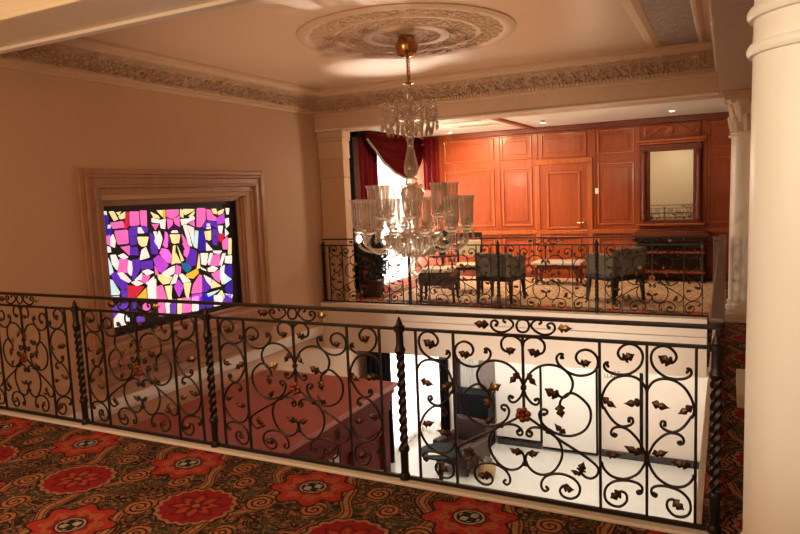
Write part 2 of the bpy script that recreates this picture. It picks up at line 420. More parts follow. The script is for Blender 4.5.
NL = {'M1':[(0.483,0.841),(0.753,0.871)],'M2':[(0.904,0.634),(0.521,0.617)],'M2b':[(0.061,0.636),(0.359,0.592)],'M3':[(0.113,0.339),(0.462,0.351)],'M3b':[(0.9,0.372),(0.543,0.398)],'M4':[(0.45,0.152),(0.216,0.113)]}
T = {'R':[(0.037,0.056),(0.028,0.081),(0.004,0.089),(-0.02,0.08),(-0.031,0.054),(-0.022,0.028),(0.003,0.02),(0.027,0.03),(0.037,0.056)],'S':[(0.093,0.07),(0.103,0.077),(0.093,0.091),(0.068,0.086),(0.047,0.059),(0.07,0.03),(0.109,0.014),(0.148,0.02),(0.171,0.043),(0.168,0.068),(0.149,0.077),(0.132,0.063),(0.142,0.052)]}
TL = [(0.187,0.053),(0.263,0.056)]
GLASS = {'W':[[(4.929,1.634),(4.973,1.637),(4.976,1.606),(4.933,1.613)],[(4.989,1.487),(5.014,1.486),(5.005,1.462),(4.98,1.463)],[(5.012,1.35),(5.041,1.38),(5.057,1.314),(5.046,1.251),(5.004,1.276)],[(4.945,1.26),(4.982,1.246),(4.99,1.203),(4.952,1.207)],[(5.387,1.437),(5.429,1.429),(5.465,1.376),(5.395,1.381)],[(5.475,1.199),(5.514,1.093),(5.383,1.073),(5.422,1.17)],[(5.612,1.531),(5.706,1.509),(5.702,1.474),(5.607,1.491)],[(5.727,1.496),(5.804,1.509),(5.785,1.406),(5.734,1.42)],[(5.617,1.371),(5.653,1.368),(5.633,1.313)],[(5.699,1.377),(5.727,1.282),(5.677,1.171),(5.613,1.268)],[(5.91,1.368),(5.973,1.364),(5.986,1.339),(5.892,1.346)],[(6.059,1.495),(6.158,1.496),(6.17,1.453),(6.076,1.429)],[(6.182,1.495),(6.269,1.521),(6.283,1.49),(6.196,1.464)],[(6.091,1.41),(6.149,1.418),(6.205,1.158),(6.158,1.181)],[(6.165,1.411),(6.262,1.368),(6.232,1.168),(6.214,1.243)],[(6.882,1.595),(6.94,1.593),(6.923,1.528),(6.894,1.529)],[(6.858,1.453),(6.917,1.463),(6.918,1.384),(6.866,1.348)],[(6.501,1.409),(6.546,1.413),(6.558,1.355),(6.496,1.359)],[(6.707,1.371),(6.791,1.366),(6.763,1.277),(6.727,1.293)],[(6.467,1.173),(6.565,1.075),(6.466,1.078)],[(6.591,1.058),(6.739,1.044),(6.698,1.015),(6.606,1.028)],[(6.844,1.323),(6.896,1.267),(6.835,1.233)],[(4.991,1.158),(5.048,1.153),(5.079,1.074),(5.051,1.001),(5.007,1.071)],[(5.093,1.148),(5.154,1.158),(5.21,1.12),(5.149,1.112)],[(5.218,1.075),(5.257,1.054),(5.255,0.977),(5.235,0.913),(5.199,0.961)],[(5.06,0.957),(5.131,0.948),(5.222,0.854),(5.186,0.842),(5.099,0.892)],[(5.404,0.936),(5.483,0.94),(5.56,0.905),(5.47,0.888)],[(5.29,0.855),(5.388,0.915),(5.367,0.851)],[(5.446,0.794),(5.561,0.853),(5.533,0.794),(5.473,0.773)],[(5.239,0.829),(5.309,0.836),(5.389,0.797),(5.304,0.79)],[(5.462,0.746),(5.587,0.821),(5.562,0.581),(5.454,0.599)],[(5.691,0.877),(5.802,0.91),(5.892,0.941),(5.867,0.855),(5.779,0.836)],[(5.963,0.818),(6.012,0.824),(6.134,0.722),(6.018,0.726)],[(5.884,0.828),(5.931,0.822),(5.891,0.744),(5.811,0.731)],[(6.357,1.043),(6.479,1.031),(6.429,0.897),(6.361,0.917)],[(6.524,1.026),(6.565,1.022),(6.491,0.89),(6.469,0.93)],[(6.753,0.997),(6.81,0.998),(6.718,0.851),(6.693,0.88)],[(6.468,0.842),(6.552,0.857),(6.64,0.821),(6.563,0.792),(6.473,0.803)],[(6.338,0.87),(6.405,0.837),(6.421,0.816),(6.362,0.842)],[(6.816,0.958),(6.923,0.96),(6.913,0.861),(6.798,0.881)],[(6.696,0.814),(6.775,0.844),(6.712,0.603),(6.684,0.699)],[(6.38,0.764),(6.498,0.698),(6.489,0.609),(6.441,0.667)],[(6.745,0.467),(6.888,0.431),(6.863,0.388)],[(5.018,0.512),(5.122,0.471),(5.116,0.378),(4.952,0.378),(4.946,0.444)],[(5.705,0.51),(5.759,0.501),(5.752,0.365),(5.706,0.368)],[(6.149,0.51),(6.251,0.506),(6.234,0.339),(6.132,0.345)],[(6.543,0.472),(6.662,0.453),(6.669,0.334),(6.529,0.339)]],'B':[[(4.932,1.597),(4.964,1.606),(4.998,1.573),(4.981,1.479),(4.936,1.466),(4.924,1.525)],[(4.933,1.44),(4.98,1.463),(5.031,1.444),(5.016,1.392),(4.97,1.376),(4.936,1.403)],[(6.343,1.332),(6.44,1.338),(6.451,1.187),(6.432,1.088),(6.327,1.098)],[(6.793,0.829),(6.911,0.842),(6.914,0.681),(6.817,0.694),(6.775,0.752)],[(6.907,0.616),(6.889,0.444),(6.794,0.472),(6.763,0.543),(6.827,0.607)],[(6.338,0.53),(6.39,0.522),(6.56,0.405),(6.327,0.431)],[(5.202,0.607),(5.282,0.582),(5.271,0.477),(5.204,0.495)],[(6.285,0.494),(6.498,0.486),(6.501,0.337),(6.269,0.346)]],'P':[[(4.932,1.372),(4.996,1.378),(4.991,1.277),(4.95,1.302)],[(5.029,1.513),(5.179,1.521),(5.192,1.455),(5.055,1.453)],[(5.071,1.42),(5.235,1.418),(5.233,1.278),(5.101,1.278)],[(5.136,1.237),(5.243,1.239),(5.233,1.146)],[(5.297,1.618),(5.413,1.613),(5.405,1.475),(5.288,1.471)],[(5.442,1.623),(5.527,1.619),(5.516,1.451),(5.44,1.473)],[(5.604,1.463),(5.693,1.458),(5.642,1.403)],[(5.81,1.346),(5.833,1.274),(5.8,1.183),(5.742,1.211)],[(5.722,1.166),(5.81,1.135),(5.85,1.072),(5.826,0.992),(5.774,1.009),(5.686,1.112)],[(5.843,1.618),(6.024,1.616),(6.017,1.557),(5.926,1.52),(5.843,1.542)],[(5.84,1.513),(5.915,1.491),(5.902,1.445),(5.843,1.402)],[(5.948,1.501),(6.031,1.533),(6.026,1.414),(5.966,1.453)],[(5.785,1.359),(5.82,1.333),(5.806,1.194),(5.766,1.186)],[(6.056,1.316),(6.142,1.188),(6.081,1.157),(6.061,1.207)],[(6.087,1.144),(6.164,1.162),(6.138,1.079),(6.111,1.057)],[(6.193,1.44),(6.272,1.472),(6.274,1.404)],[(6.347,1.616),(6.487,1.61),(6.472,1.473),(6.393,1.391),(6.324,1.395)],[(6.521,1.596),(6.591,1.581),(6.621,1.516),(6.674,1.495),(6.669,1.45),(6.525,1.471)],[(6.77,1.16),(6.872,1.217),(6.875,1.059),(6.779,1.068)],[(5.102,1.104),(5.2,1.093),(5.18,1.03),(5.192,0.951),(5.068,0.978),(5.088,1.04)],[(5.399,0.891),(5.497,0.867),(5.432,0.802),(5.365,0.834)],[(5.694,1.121),(5.774,1.154),(5.842,1.071),(5.811,0.992),(5.712,1.073)],[(5.588,0.965),(5.631,0.884),(5.594,0.878)],[(5.6,0.726),(5.675,0.727),(5.727,0.566),(5.585,0.589)],[(6.075,1.107),(6.161,1.136),(6.108,1.031),(6.07,1.06)],[(5.928,0.943),(5.989,0.911),(5.974,0.841),(5.902,0.85)],[(6.575,0.995),(6.697,1.009),(6.672,0.856),(6.509,0.881)],[(6.523,0.758),(6.675,0.791),(6.658,0.637),(6.589,0.685)],[(6.302,0.774),(6.335,0.757),(6.314,0.559),(6.143,0.567),(6.197,0.676)],[(5.377,0.554),(5.449,0.554),(5.477,0.48),(5.423,0.444),(5.371,0.499)],[(5.594,0.529),(5.683,0.52),(5.675,0.374),(5.594,0.389)],[(5.984,0.524),(6.116,0.515),(6.106,0.343),(5.966,0.356)]],'Y':[[(5.023,1.63),(5.074,1.628),(5.118,1.556),(5.071,1.543)],[(5.147,1.582),(5.223,1.621),(5.21,1.562),(5.163,1.554)],[(5.118,1.621),(5.165,1.627),(5.142,1.603)],[(5.376,1.327),(5.438,1.322),(5.421,1.228),(5.39,1.264)],[(5.452,1.321),(5.523,1.315),(5.486,1.234),(5.442,1.226)],[(5.598,1.605),(5.689,1.561),(5.715,1.531),(5.642,1.541)],[(5.695,1.618),(5.77,1.615),(5.763,1.552)],[(5.865,1.318),(5.928,1.313),(5.918,1.219),(5.888,1.234)],[(5.944,1.312),(6.015,1.307),(5.99,1.225),(5.934,1.218)],[(6.064,1.615),(6.102,1.589),(6.095,1.524),(6.056,1.543)],[(6.113,1.619),(6.296,1.611),(6.259,1.589),(6.139,1.551)],[(6.203,1.536),(6.292,1.581),(6.272,1.545),(6.227,1.517)],[(6.62,1.599),(6.684,1.596),(6.697,1.538),(6.643,1.553)],[(6.727,1.562),(6.834,1.59),(6.81,1.546),(6.742,1.523)],[(6.446,1.312),(6.509,1.314),(6.508,1.22),(6.464,1.223)],[(6.527,1.313),(6.563,1.317),(6.553,1.222),(6.516,1.206)],[(6.898,1.189),(6.946,1.185),(6.926,0.988),(6.868,0.994)],[(5.629,0.862),(5.688,0.854),(5.838,0.811),(5.777,0.75),(5.693,0.754),(5.639,0.814)],[(5.719,0.709),(5.764,0.702),(5.81,0.541),(5.766,0.5)],[(5.897,1.172),(5.93,1.181),(5.9,0.982),(5.852,0.975)],[(5.935,1.085),(5.996,0.971),(5.908,0.981)],[(5.968,1.172),(6.048,1.001),(6.014,0.993)],[(6.321,1.034),(6.321,0.872),(6.269,0.872)],[(6.533,0.68),(6.672,0.583),(6.505,0.581)],[(6.603,0.463),(6.684,0.516),(6.732,0.429),(6.647,0.351)],[(5.746,0.705),(5.824,0.705),(5.793,0.567),(5.763,0.572)],[(6.024,0.701),(6.14,0.697),(6.069,0.498),(6.044,0.576)],[(5.903,0.525),(5.967,0.515),(5.942,0.355),(5.885,0.353)]],'R':[[(5.249,1.615),(5.272,1.614),(5.261,1.473),(5.211,1.443),(5.2,1.465)],[(6.704,1.256),(6.799,1.261),(6.772,1.186),(6.706,1.178)],[(5.175,0.799),(5.399,0.756),(5.27,0.663),(5.246,0.633),(5.174,0.667)]],'V':[[(5.27,1.428),(5.362,1.461),(5.381,1.443),(5.358,1.356),(5.268,1.352)],[(5.267,1.335),(5.355,1.328),(5.347,1.257),(5.271,1.253)],[(5.254,1.221),(5.349,1.212),(5.355,1.134),(5.26,1.144)],[(5.436,1.434),(5.474,1.454),(5.527,1.422),(5.508,1.379),(5.467,1.393)],[(5.557,1.364),(5.604,1.326),(5.65,1.196),(5.641,1.116),(5.554,1.131)],[(6.419,1.389),(6.487,1.441),(6.595,1.448),(6.682,1.398),(6.694,1.34),(6.589,1.391),(6.46,1.361)],[(6.602,1.333),(6.693,1.327),(6.694,1.243),(6.593,1.251)],[(6.59,1.226),(6.682,1.219),(6.654,1.131),(6.591,1.149)],[(5.266,1.075),(5.37,1.075),(5.358,0.964),(5.271,0.864),(5.251,0.877)],[(5.394,1.044),(5.552,1.044),(5.55,0.952),(5.393,0.965)],[(4.981,0.946),(5.035,0.966),(5.098,0.887),(5.171,0.822),(5.153,0.781),(5.093,0.778),(5.006,0.878)],[(5.084,0.758),(5.163,0.746),(5.159,0.647),(5.098,0.646)],[(6.185,1.121),(6.282,1.075),(6.24,0.919),(6.154,0.91),(6.095,0.984)],[(6.351,0.743),(6.488,0.597),(6.412,0.557),(6.332,0.556)],[(4.949,0.595),(5.043,0.622),(5.061,0.543),(4.951,0.487)],[(5.068,0.613),(5.161,0.608),(5.151,0.515),(5.086,0.533)],[(5.252,0.435),(5.376,0.406),(5.357,0.362),(5.259,0.372)],[(5.785,0.532),(5.872,0.53),(5.854,0.365),(5.775,0.361)],[(6.699,0.447),(6.853,0.436),(6.862,0.335),(6.697,0.336)]],'O':[[(5.792,1.614),(5.815,1.613),(5.806,1.532),(5.784,1.533)],[(5.425,0.729),(5.424,0.592),(5.258,0.62)],[(6.077,0.81),(6.268,0.86),(6.279,0.802),(6.189,0.758),(6.106,0.769)]],'K':[[(5.848,1.378),(5.933,1.437),(6.019,1.378),(6.001,1.332),(5.958,1.376),(5.886,1.364)],[(5.836,1.338),(5.852,1.237),(5.878,1.187),(5.816,1.216)],[(6.032,1.318),(6.054,1.22),(6.001,1.176),(5.997,1.213)]],'L':[[(6.284,1.336),(6.334,1.326),(6.296,1.125),(6.247,1.154)],[(4.935,1.169),(4.975,1.064),(4.998,0.986),(4.944,0.956)],[(4.938,0.903),(4.98,0.881),(5.057,0.751),(5.041,0.726),(4.927,0.744)],[(6.755,0.742),(6.816,0.681),(6.89,0.645),(6.81,0.629),(6.74,0.599)],[(6.408,0.519),(6.648,0.534),(6.533,0.5),(6.439,0.476)],[(4.924,0.715),(5.039,0.705),(5.036,0.678),(4.922,0.696)],[(5.132,0.436),(5.156,0.431),(5.151,0.382),(5.13,0.381)]],'M':[[(6.699,1.474),(6.837,1.532),(6.825,1.416),(6.701,1.404)],[(5.583,1.052),(5.661,1.09),(5.792,0.964),(5.692,0.888),(5.622,0.932)],[(5.941,0.761),(6.004,0.667),(5.928,0.558),(5.869,0.687)],[(6.149,0.541),(6.312,0.534),(6.285,0.45),(6.158,0.465)]],'T':[[(6.018,0.956),(6.091,0.948),(6.168,0.884),(6.096,0.838),(6.036,0.894)]]}
# ================================================================== SHELL
XL, YN, YF, YW, ZC = -5.84, 3.33, 8.9, 12.4, 3.3
ZLOW = -3.4
# upper floor: one L-shaped carpeted slab
mb = MB()
for lo, hi in (((-5.84, -1.5, -.62), (3.0, 3.30, 0)), ((-.09, 3.30, -.62), (3.0, YF, 0)), ((-5.84, YF, -.62), (3.0, YW, 0))): mb.box(lo, hi)
struct(mb.build('floor', 'carpet'))
struct(MB().box((-7.2, -1.5, ZLOW-.1), (3.0, YW, ZLOW)).build('floor', 'marble'))
# curbs and fascias round the opening
struct(MB().box((-5.835, 3.275, .001), (-.05, 3.372, .022), .006).build('trim_1', 'white'))
mb = MB(); mb.box((-5.835, 3.302, -.70), (-.10, 3.385, -.001)); struct(mb.build('trim_2', 'fascia'))
mb = MB(); mb.box((-5.835, 8.80, -.74), (-.2, 8.899, .012), .006); mb.box((-5.835, 8.765, -.045), (-.2, 8.80, .012), .006); mb.box((-5.835, 8.78, -.25), (-.2, 8.80, -.225), .004); struct(mb.build('trim_3', 'fascia'))
mb = MB(); mb.box((-.13, 3.41, -.70), (-.092, 8.80, .004), .004); struct(mb.build('trim_4', 'fascia'))
# lower ceilings under the slabs
struct(MB().box((-5.84, YF+.0, -.74), (3.0, YW, -.625)).build('ceiling', 'white'))

# left wall with the stained-glass opening, and its continuation along the far lounge
wl = MB(); wall_cells(wl, -1.5, 8.9, -3.4, 3.3, [(4.78, 7.13, .22, 1.76)], lambda u, v, d: (d, u, v), XL, XL-.45)
struct(wl.build('wall_left', 'plaster'))
wl = MB(); wall_cells(wl, 8.9, 12.6, -3.4, 3.0, [(10.45, 12.36, .02, 2.45), (10.85, 12.36, -3.2, -1.1)], lambda u, v, d: (d, u, v), XL, XL-.3)
struct(wl.build('wall_left', 'plaster'))
# far wall upstairs (mahogany) and downstairs (painted)
struct(MB().box((-5.84, YW, 0), (3.0, YW+.12, 3.0)).build('wall_far', 'wood'))
fl = MB(); wall_cells(fl, -5.84, 3.0, ZLOW, -.74, [(-5.80, -5.36, -3.3, -1.1)], lambda u, v, d: (u, d, v), YW, YW+.12)
struct(fl.build('wall_far', 'fascia'))
struct(MB().box((3.0, -1.5, ZLOW), (3.12, YW, 3.3)).build('wall_right', 'plaster'))
# ceilings
struct(MB().box((-5.84, -1.5, ZC), (3.0, 9.3, ZC+.1)).build('ceiling', 'ceiling'))
struct(MB().box((-5.84, 9.31, 2.82), (3.0, YW, 2.95)).build('ceiling', 'farceiling'))
# beams
n_ = [4]
def trim(): n_[0] += 1; return 'trim_%d' % n_[0]
struct(MB().box((-5.84, 2.90, 2.95), (3.0, 3.40, ZC)).build(trim(), 'cream'))          # near beam
mb = MB(); mb.box((-5.84, 3.40, 2.945), (-.10, 3.47, 3.0), .012); mb.box((-5.84, 3.40, 3.0), (-.10, 3.44, 3.06), .01); mb.box((-5.84, 3.36, 2.925), (-.10, 3.43, 2.952), .006); struct(mb.build(trim(), 'white'))
mb = MB(); mb.box((-5.84, 2.86, 2.935), (.02, 2.92, 2.975), .008); struct(mb.build(trim(), 'cream'))
struct(MB().box((-5.84, 8.90, 2.72), (3.0, 9.32, ZC)).build(trim(), 'cornice'))        # far beam
mb = MB(); mb.box((-5.84, 8.875, 2.715), (-.1, 8.9, 2.745), .006); struct(mb.build(trim(), 'cream'))
struct(MB().box((-.06, 3.40, 2.72), (.72, 8.90, ZC)).build(trim(), 'cornice'))         # right beam over the columns
# cornices: base moulding, carved cove, top moulding
def cornice(p0, p1, out, zb, depth, zt, parts):
    h = zt-zb
    sweep([(0, 0), (.03, 0), (.035, .02), (.055, .03), (.055, .05), (.075, .06), (.075, .085), (0, .085)], (*p0, zb), (*p1, zb), out, parts[0], 'cornice')
    sweep([(.0, .085), (.07, .085), (depth*.35, h*.40), (depth*.62, h*.62), (depth*.80, h*.72), (0, h*.72)], (*p0, zb), (*p1, zb), out, parts[1], 'relief')
    sweep([(0, h*.72), (depth*.80, h*.72), (depth*.86, h*.78), (depth*.9, h*.86), (depth, h*.9), (depth, h), (0, h)], (*p0, zb), (*p1, zb), out, parts[2], 'cornice')
    for n in parts: struct(bpy.data.objects[n])
def names3(): return [trim() for _ in range(3)]
cornice((XL, 3.40), (XL, YF), (1, 0, 0), 2.97, .36, ZC, names3())
cornice((XL, YF), (-.06, YF), (0, -1, 0), 2.94, .36, ZC, names3())
# dentils under the far cornice
mb = MB()
for k in range(118): mb.box((-5.74+k*.048, YF-.102, 2.985), (-5.74+k*.048+.026, YF-.07, 3.02))
o = struct(mb.build(trim(), 'cornice'))
# right-hand ceiling bands: moulding, carved panel, moulding, cove
sweep([(0, 0), (.04, -.02), (.09, -.03), (.14, -.015), (.16, 0)], (-.86, 3.4, ZC), (-.86, 8.55, ZC), (1, 0, 0), 't1', 'cornice').name = trim()
sweep([(0, 0), (0, -.012), (.40, -.012), (.40, 0)], (-.70, 3.4, ZC), (-.70, 8.55, ZC), (1, 0, 0), 't2', 'relief_grey').name = trim()
sweep([(0, 0), (.03, -.025), (.06, -.03), (.09, -.015), (.1, 0)], (-.33, 3.4, ZC), (-.33, 8.55, ZC), (1, 0, 0), 't3', 'cornice').name = trim()
sweep([(0, 0), (.06, 0), (.08, .02), (.08, .08), (.05, .12), (.0, .12)], (-.06, 3.4, 2.95), (-.06, 8.9, 2.95), (-1, 0, 0), 't4', 'relief_fine').name = trim()
sweep([(0, 0), (.03, 0), (.035, .05), (0, .05)], (-.06, 3.4, 2.72), (-.06, 8.9, 2.72), (-1, 0, 0), 't5', 'cornice').name = trim()
for o in C.objects:
    if o.name.startswith('trim_'): o['kind'] = 'structure'
# ceiling medallion
med = thing('ceiling_medallion', 'large round carved plaster medallion on the ceiling above the chandelier', 'ceiling medallion', (-2.93, 6.22, ZC))
LOBE_V = [(-1, 0, 0)]+[(x, rr*math.cos(q*PI/3), rr*math.sin(q*PI/3)) for x, rr in ((-.6, .8), (.1, 1), (.65, .7)) for q in range(6)]+[(1, 0, 0)]
LOBE_F = [(0, 1+(q+1) % 6, 1+q) for q in range(6)]+[(1+6*w_+q, 1+6*w_+(q+1) % 6, 7+6*w_+(q+1) % 6, 7+6*w_+q) for w_ in range(2) for q in range(6)]+[(19, 13+q, 13+(q+1) % 6) for q in range(6)]
def carve(mb, P, N_, T_, r, k):
    # a little acanthus curl: three flattened lobes fanned round a bud
    N_ = Vector(N_).normalized(); T_ = Vector(T_).normalized(); B_ = N_.cross(T_)
    for q in range(k):
        an = (q-(k-1)/2)*.8; d = T_*math.cos(an)+B_*math.sin(an); s = N_.cross(d)
        vs = [mb.bm.verts.new(Vector(P)+d*(x+.8)*r+s*y*r*.42+N_*z*r*.5) for x, y, z in LOBE_V]
        for f in LOBE_F: mb.bm.faces.new([vs[q_] for q_ in f])
    mb.smooth = True
MB().shell([(1.10, 0), (1.10, -.012), (1.07, -.03), (1.03, -.034), (.99, -.022), (.97, -.016)], n=72).build('outer_ring', 'cornice', med)
MB().shell([(.97, -.016), (.75, -.014)], n=72).build('carved_band', 'relief_fine', med)
MB().shell([(.76, -.014), (.75, -.026), (.71, -.026), (.70, -.014)], n=72).build('middle_ring', 'cornice', med)
MB().shell([(.70, -.014), (.44, -.016)], n=72).build('carved_band', 'relief_fine', med)
MB().shell([(.45, -.014), (.44, -.032), (.39, -.036), (.35, -.032), (.34, -.016)], n=64).build('inner_ring', 'cornice', med)
MB().shell([(.34, -.016), (.18, -.02), (.02, -.03)], n=48).build('carved_boss', 'relief_fine', med)
mb = MB()
for R_, n, r in ((.92, 60, .026), (.86, 56, .024), (.80, 52, .024), (.66, 44, .024), (.60, 40, .026), (.53, 36, .026), (.47, 30, .024), (.31, 22, .022), (.25, 18, .024), (.18, 12, .022)):
    for k in range(n):
        t_ = 2*PI*(k+rnd.random()*.4)/n; da = t_+rnd.uniform(-1.2, 1.2)+(PI if k % 2 else 0)
        carve(mb, (R_*math.cos(t_), R_*math.sin(t_), -.018), (0, 0, -1), (math.cos(da), math.sin(da), 0), r*1.1, 3)
mb.build('carved_ornament', 'cornice', med)
# carving on the coves of the left and far cornices
def cove(pos, n, tdir, nrm, up, name):
    mb = MB(); up = Vector(up)
    for k in range(n):
        for row in range(3):
            P = pos((k+.5*(row % 2)+rnd.random()*.25)/n) + up*(-.055+.055*row)
            an = rnd.uniform(-1, 1)+(PI if (k+row) % 2 else 0); T_ = Vector(tdir)*math.cos(an)+up*math.sin(an)
            carve(mb, P, nrm, T_, .024, 3)
    o = mb.build(name, 'relief', None); struct(o)
cove(lambda u: Vector((XL+.150, 3.6+5.0*u, 2.97+.125)), 56, (0, 1, 0), (.62, 0, -.78), (.78, 0, .62), trim())
cove(lambda u: Vector((-5.5+5.1*u, YF-.153, 2.94+.130)), 58, (1, 0, 0), (0, -.62, -.78), (0, -.78, .62), trim())

# ================================================================== STAINED GLASS WINDOW
gw = struct(bpy.data.objects.new('window_1', None)); C.objects.link(gw); gw.location = (XL, 5.95, 1.0)
O_ = Vector((XL, 5.95, 1.0))
def rel(p): return Vector(p)-O_
MB().box(rel((-6.03, 4.84, .27)), rel((-6.005, 7.08, 1.72))).build('leading', 'lead', gw)
mb = MB()
mb.box(rel((-6.02, 4.85, .24)), rel((-5.98, 4.905, 1.70))); mb.box(rel((-6.02, 7.035, .24)), rel((-5.98, 7.09, 1.70))); mb.box(rel((-6.02, 4.85, 1.655)), rel((-5.98, 7.09, 1.72))); mb.box(rel((-6.02, 4.85, .265)), rel((-5.98, 7.09, .295)))
mb.build('glazing_frame', 'lead', gw)
GC = {'W': (1, .90, .80), 'B': (.045, .018, .30), 'P': (.86, .16, .50), 'Y': (1, .78, .36), 'R': (.62, .02, .05), 'V': (.115, .03, .42), 'O': (1, .48, .04), 'L': (.62, .88, .95), 'M': (.50, .07, .62), 'T': (.02, .14, .30), 'K': (.05, .008, .06)}
mb = MB(); gm = []
for i, (k, polys) in enumerate(GLASS.items()):
    m, nt, b = newmat('stained_glass_'+{'W': 'white', 'B': 'blue', 'P': 'pink', 'Y': 'yellow', 'R': 'red', 'V': 'violet', 'O': 'orange', 'L': 'pale_blue', 'M': 'magenta', 'T': 'teal', 'K': 'plum'}[k])
    f = noise(nt, coords(nt), 9, 3)
    c = mixc(nt, f, tuple(q*.75 for q in GC[k]), tuple(min(1, q*1.2) for q in GC[k]))
    nt.links.new(c, b.inputs['Base Color']); nt.links.new(c, b.inputs['Emission Color']); b.inputs['Emission Strength'].default_value = .8; b.inputs['Roughness'].default_value = .15
    gm.append(m)
    for P in polys:
        for p in P: pass
        n0 = len(mb.bm.faces)
        # soften corners: one Chaikin cut on pieces with many sides
        Q = [Vector((p[0], p[1], 0)) for p in P]
        ce = sum(Q, Vector())/len(Q); Q = [q+(q-ce).normalized()*.012 for q in Q]
        if len(Q) > 3:
            Q2 = []
            for a, bq in zip(Q, Q[1:]+Q[:1]): Q2 += [a*.93+bq*.07, a*.07+bq*.93]
            Q = Q2
        mb.prism([(q.x, min(q.y, 1.665)) for q in Q], lambda u, v, d: rel((d, u, v)), -6.006, -5.998)
        mb.bm.faces.ensure_lookup_table()
        for f_ in mb.bm.faces[n0:]: f_.material_index = i
mb.build('stained_glass', gm, gw)
# stepped stone surround
mb = MB()
def ring(mb, y0, y1, z0, z1, w, d0, d1, bev=.008):
    for lo, hi in (((d0, y0, z0), (d1, y0+w, z1)), ((d0, y1-w, z0), (d1, y1, z1)), ((d0, y0+w, z1-w), (d1, y1-w, z1))): mb.box(rel(lo), rel(hi), bev)
ring(mb, 4.52, 7.47, -.05, 2.085, .06, -5.845, -5.79, .012)
ring(mb, 4.58, 7.41, -.05, 2.025, .035, -5.845, -5.775, .01)
ring(mb, 4.615, 7.375, -.05, 1.99, .075, -5.845, -5.80, .006)
ring(mb, 4.69, 7.30, -.05, 1.915, .03, -5.845, -5.785, .008)
ring(mb, 4.72, 7.27, -.05, 1.885, .07, -5.90, -5.82, .006)
ring(mb, 4.785, 7.205, .0, 1.815, .045, -5.95, -5.85, .008)
ring(mb, 4.80, 7.15, .0, 1.77, .055, -6.10, -5.90, .004)
mb.box(rel((-6.10, 4.86, 1.695)), rel((-5.93, 7.09, 1.765)), .004); mb.box(rel((-6.10, 7.06, .27)), rel((-5.93, 7.10, 1.695)), .004)
mb.build('stone_surround', 'stone', gw)
mb = MB()
for lo, hi in (((-6.1, 4.83, .15), (-5.90, 7.11, .27)), ((-5.93, 4.6, .10), (-5.74, 7.42, .23)), ((-5.86, 4.5, .03), (-5.66, 7.52, .10)), ((-5.86, 4.54, -.02), (-5.70, 7.48, .03)), ((-5.86, 4.56, -.10), (-5.73, 7.46, -.02)), ((-5.86, 4.60, -.16), (-5.76, 7.42, -.10)), ((-5.86, 4.63, -.28), (-5.79, 7.39, -.16))): mb.box(rel(lo), rel(hi), .008)
mb.build('window_sill', 'stone', gw)
# pale band along the left wall below the window
mb = MB(); mb.box((XL, 3.42, -.46), (XL+.05, 8.78, -.35), .008); mb.box((XL, 3.42, -.50), (XL+.03, 8.78, -.46), .005); struct(mb.build(trim(), 'white'))

# ================================================================== FAR LOUNGE SHELL
struct(MB().box((-4.9, YW-.09, 2.72), (2.99, YW, 2.82), .015).build(trim(), 'wood_dark'))
struct(MB().box((-5.3, YW-.05, .82), (2.99, YW, .90), .012).build(trim(), 'wood_edge'))
struct(MB().box((-5.3, YW-.03, .0), (2.99, YW, .13), .01).build('baseboard_far', 'wood_dark'))
def panel(x0, x1, z0, z1, mat='wood', w=.035):
    # raised frame moulding round a flat field
    o = struct(bpy.data.objects.new(trim(), None)); C.objects.link(o); o.location = ((x0+x1)/2, YW, (z0+z1)/2)
    hx, hz = (x1-x0)/2, (z1-z0)/2
    mb = MB()
    for lo, hi in (((-hx, -.024, -hz), (-hx+w, 0, hz)), ((hx-w, -.024, -hz), (hx, 0, hz)), ((-hx+w, -.024, hz-w), (hx-w, 0, hz)), ((-hx+w, -.024, -hz), (hx-w, 0, -hz+w))): mb.box(lo, hi, .008)
    mb.build('moulding', 'wood_edge', o)
    MB().box((-hx+w+.06, -.012, -hz+w+.06), (hx-w-.06, 0, hz-w-.06), .006).build('field', mat, o)
for x0, x1 in ((-5.1, -4.06), (-3.92, -3.31), (-3.14, -2.30), (-2.11, -1.47), (-.30, .5), (.7, 1.5), (1.7, 2.5)): panel(x0, x1, 2.25, 2.69)
for x0, x1 in ((-5.1, -4.06), (-3.90, -3.31), (-2.11, -1.47), (-.30, .5), (.7, 1.5), (1.7, 2.5)):
    panel(x0, x1, .98, 2.10); panel(x0, x1, .24, .76)
mb = MB()
for x in (-5.22, -3.99, -3.25, -2.19, -1.43, -.35): mb.box((x-.05, YW-.016, .13), (x+.05, YW, 2.72), .006)
struct(mb.build(trim(), 'wood'))
# door
dr = struct(bpy.data.objects.new('door_1', None)); C.objects.link(dr); dr.location = (-2.72, YW, 0)
mb = MB(); mb.box((-.53, -.05, 0), (-.44, 0, 2.12), .01); mb.box((.44, -.05, 0), (.53, 0, 2.12), .01); mb.box((-.53, -.055, 2.12), (.53, 0, 2.22), .01); mb.build('door_frame', 'wood_edge', dr)
MB().box((-.44, -.03, .01), (.44, 0, 2.12)).build('door_leaf', 'wood', dr)
for z0, z1 in ((.92, 1.98), (.2, .78)):
    mb = MB()
    for lo, hi in (((-.31, -.052, z0), (-.27, -.028, z1)), ((.27, -.052, z0), (.31, -.028, z1)), ((-.27, -.052, z1-.04), (.27, -.028, z1)), ((-.27, -.052, z0), (.27, -.028, z0+.04))): mb.box(lo, hi, .008)
    mb.build('door_moulding', 'wood_edge', dr)
mb = MB(); mb.tube([(.37, -.03, 1.03), (.37, -.085, 1.03)], .011); mb.tube([(.37, -.085, 1.03), (.25, -.09, 1.03)], .011); mb.box((.345, -.04, .97), (.395, -.028, 1.09), .004); mb.build('door_handle', 'brass', dr)
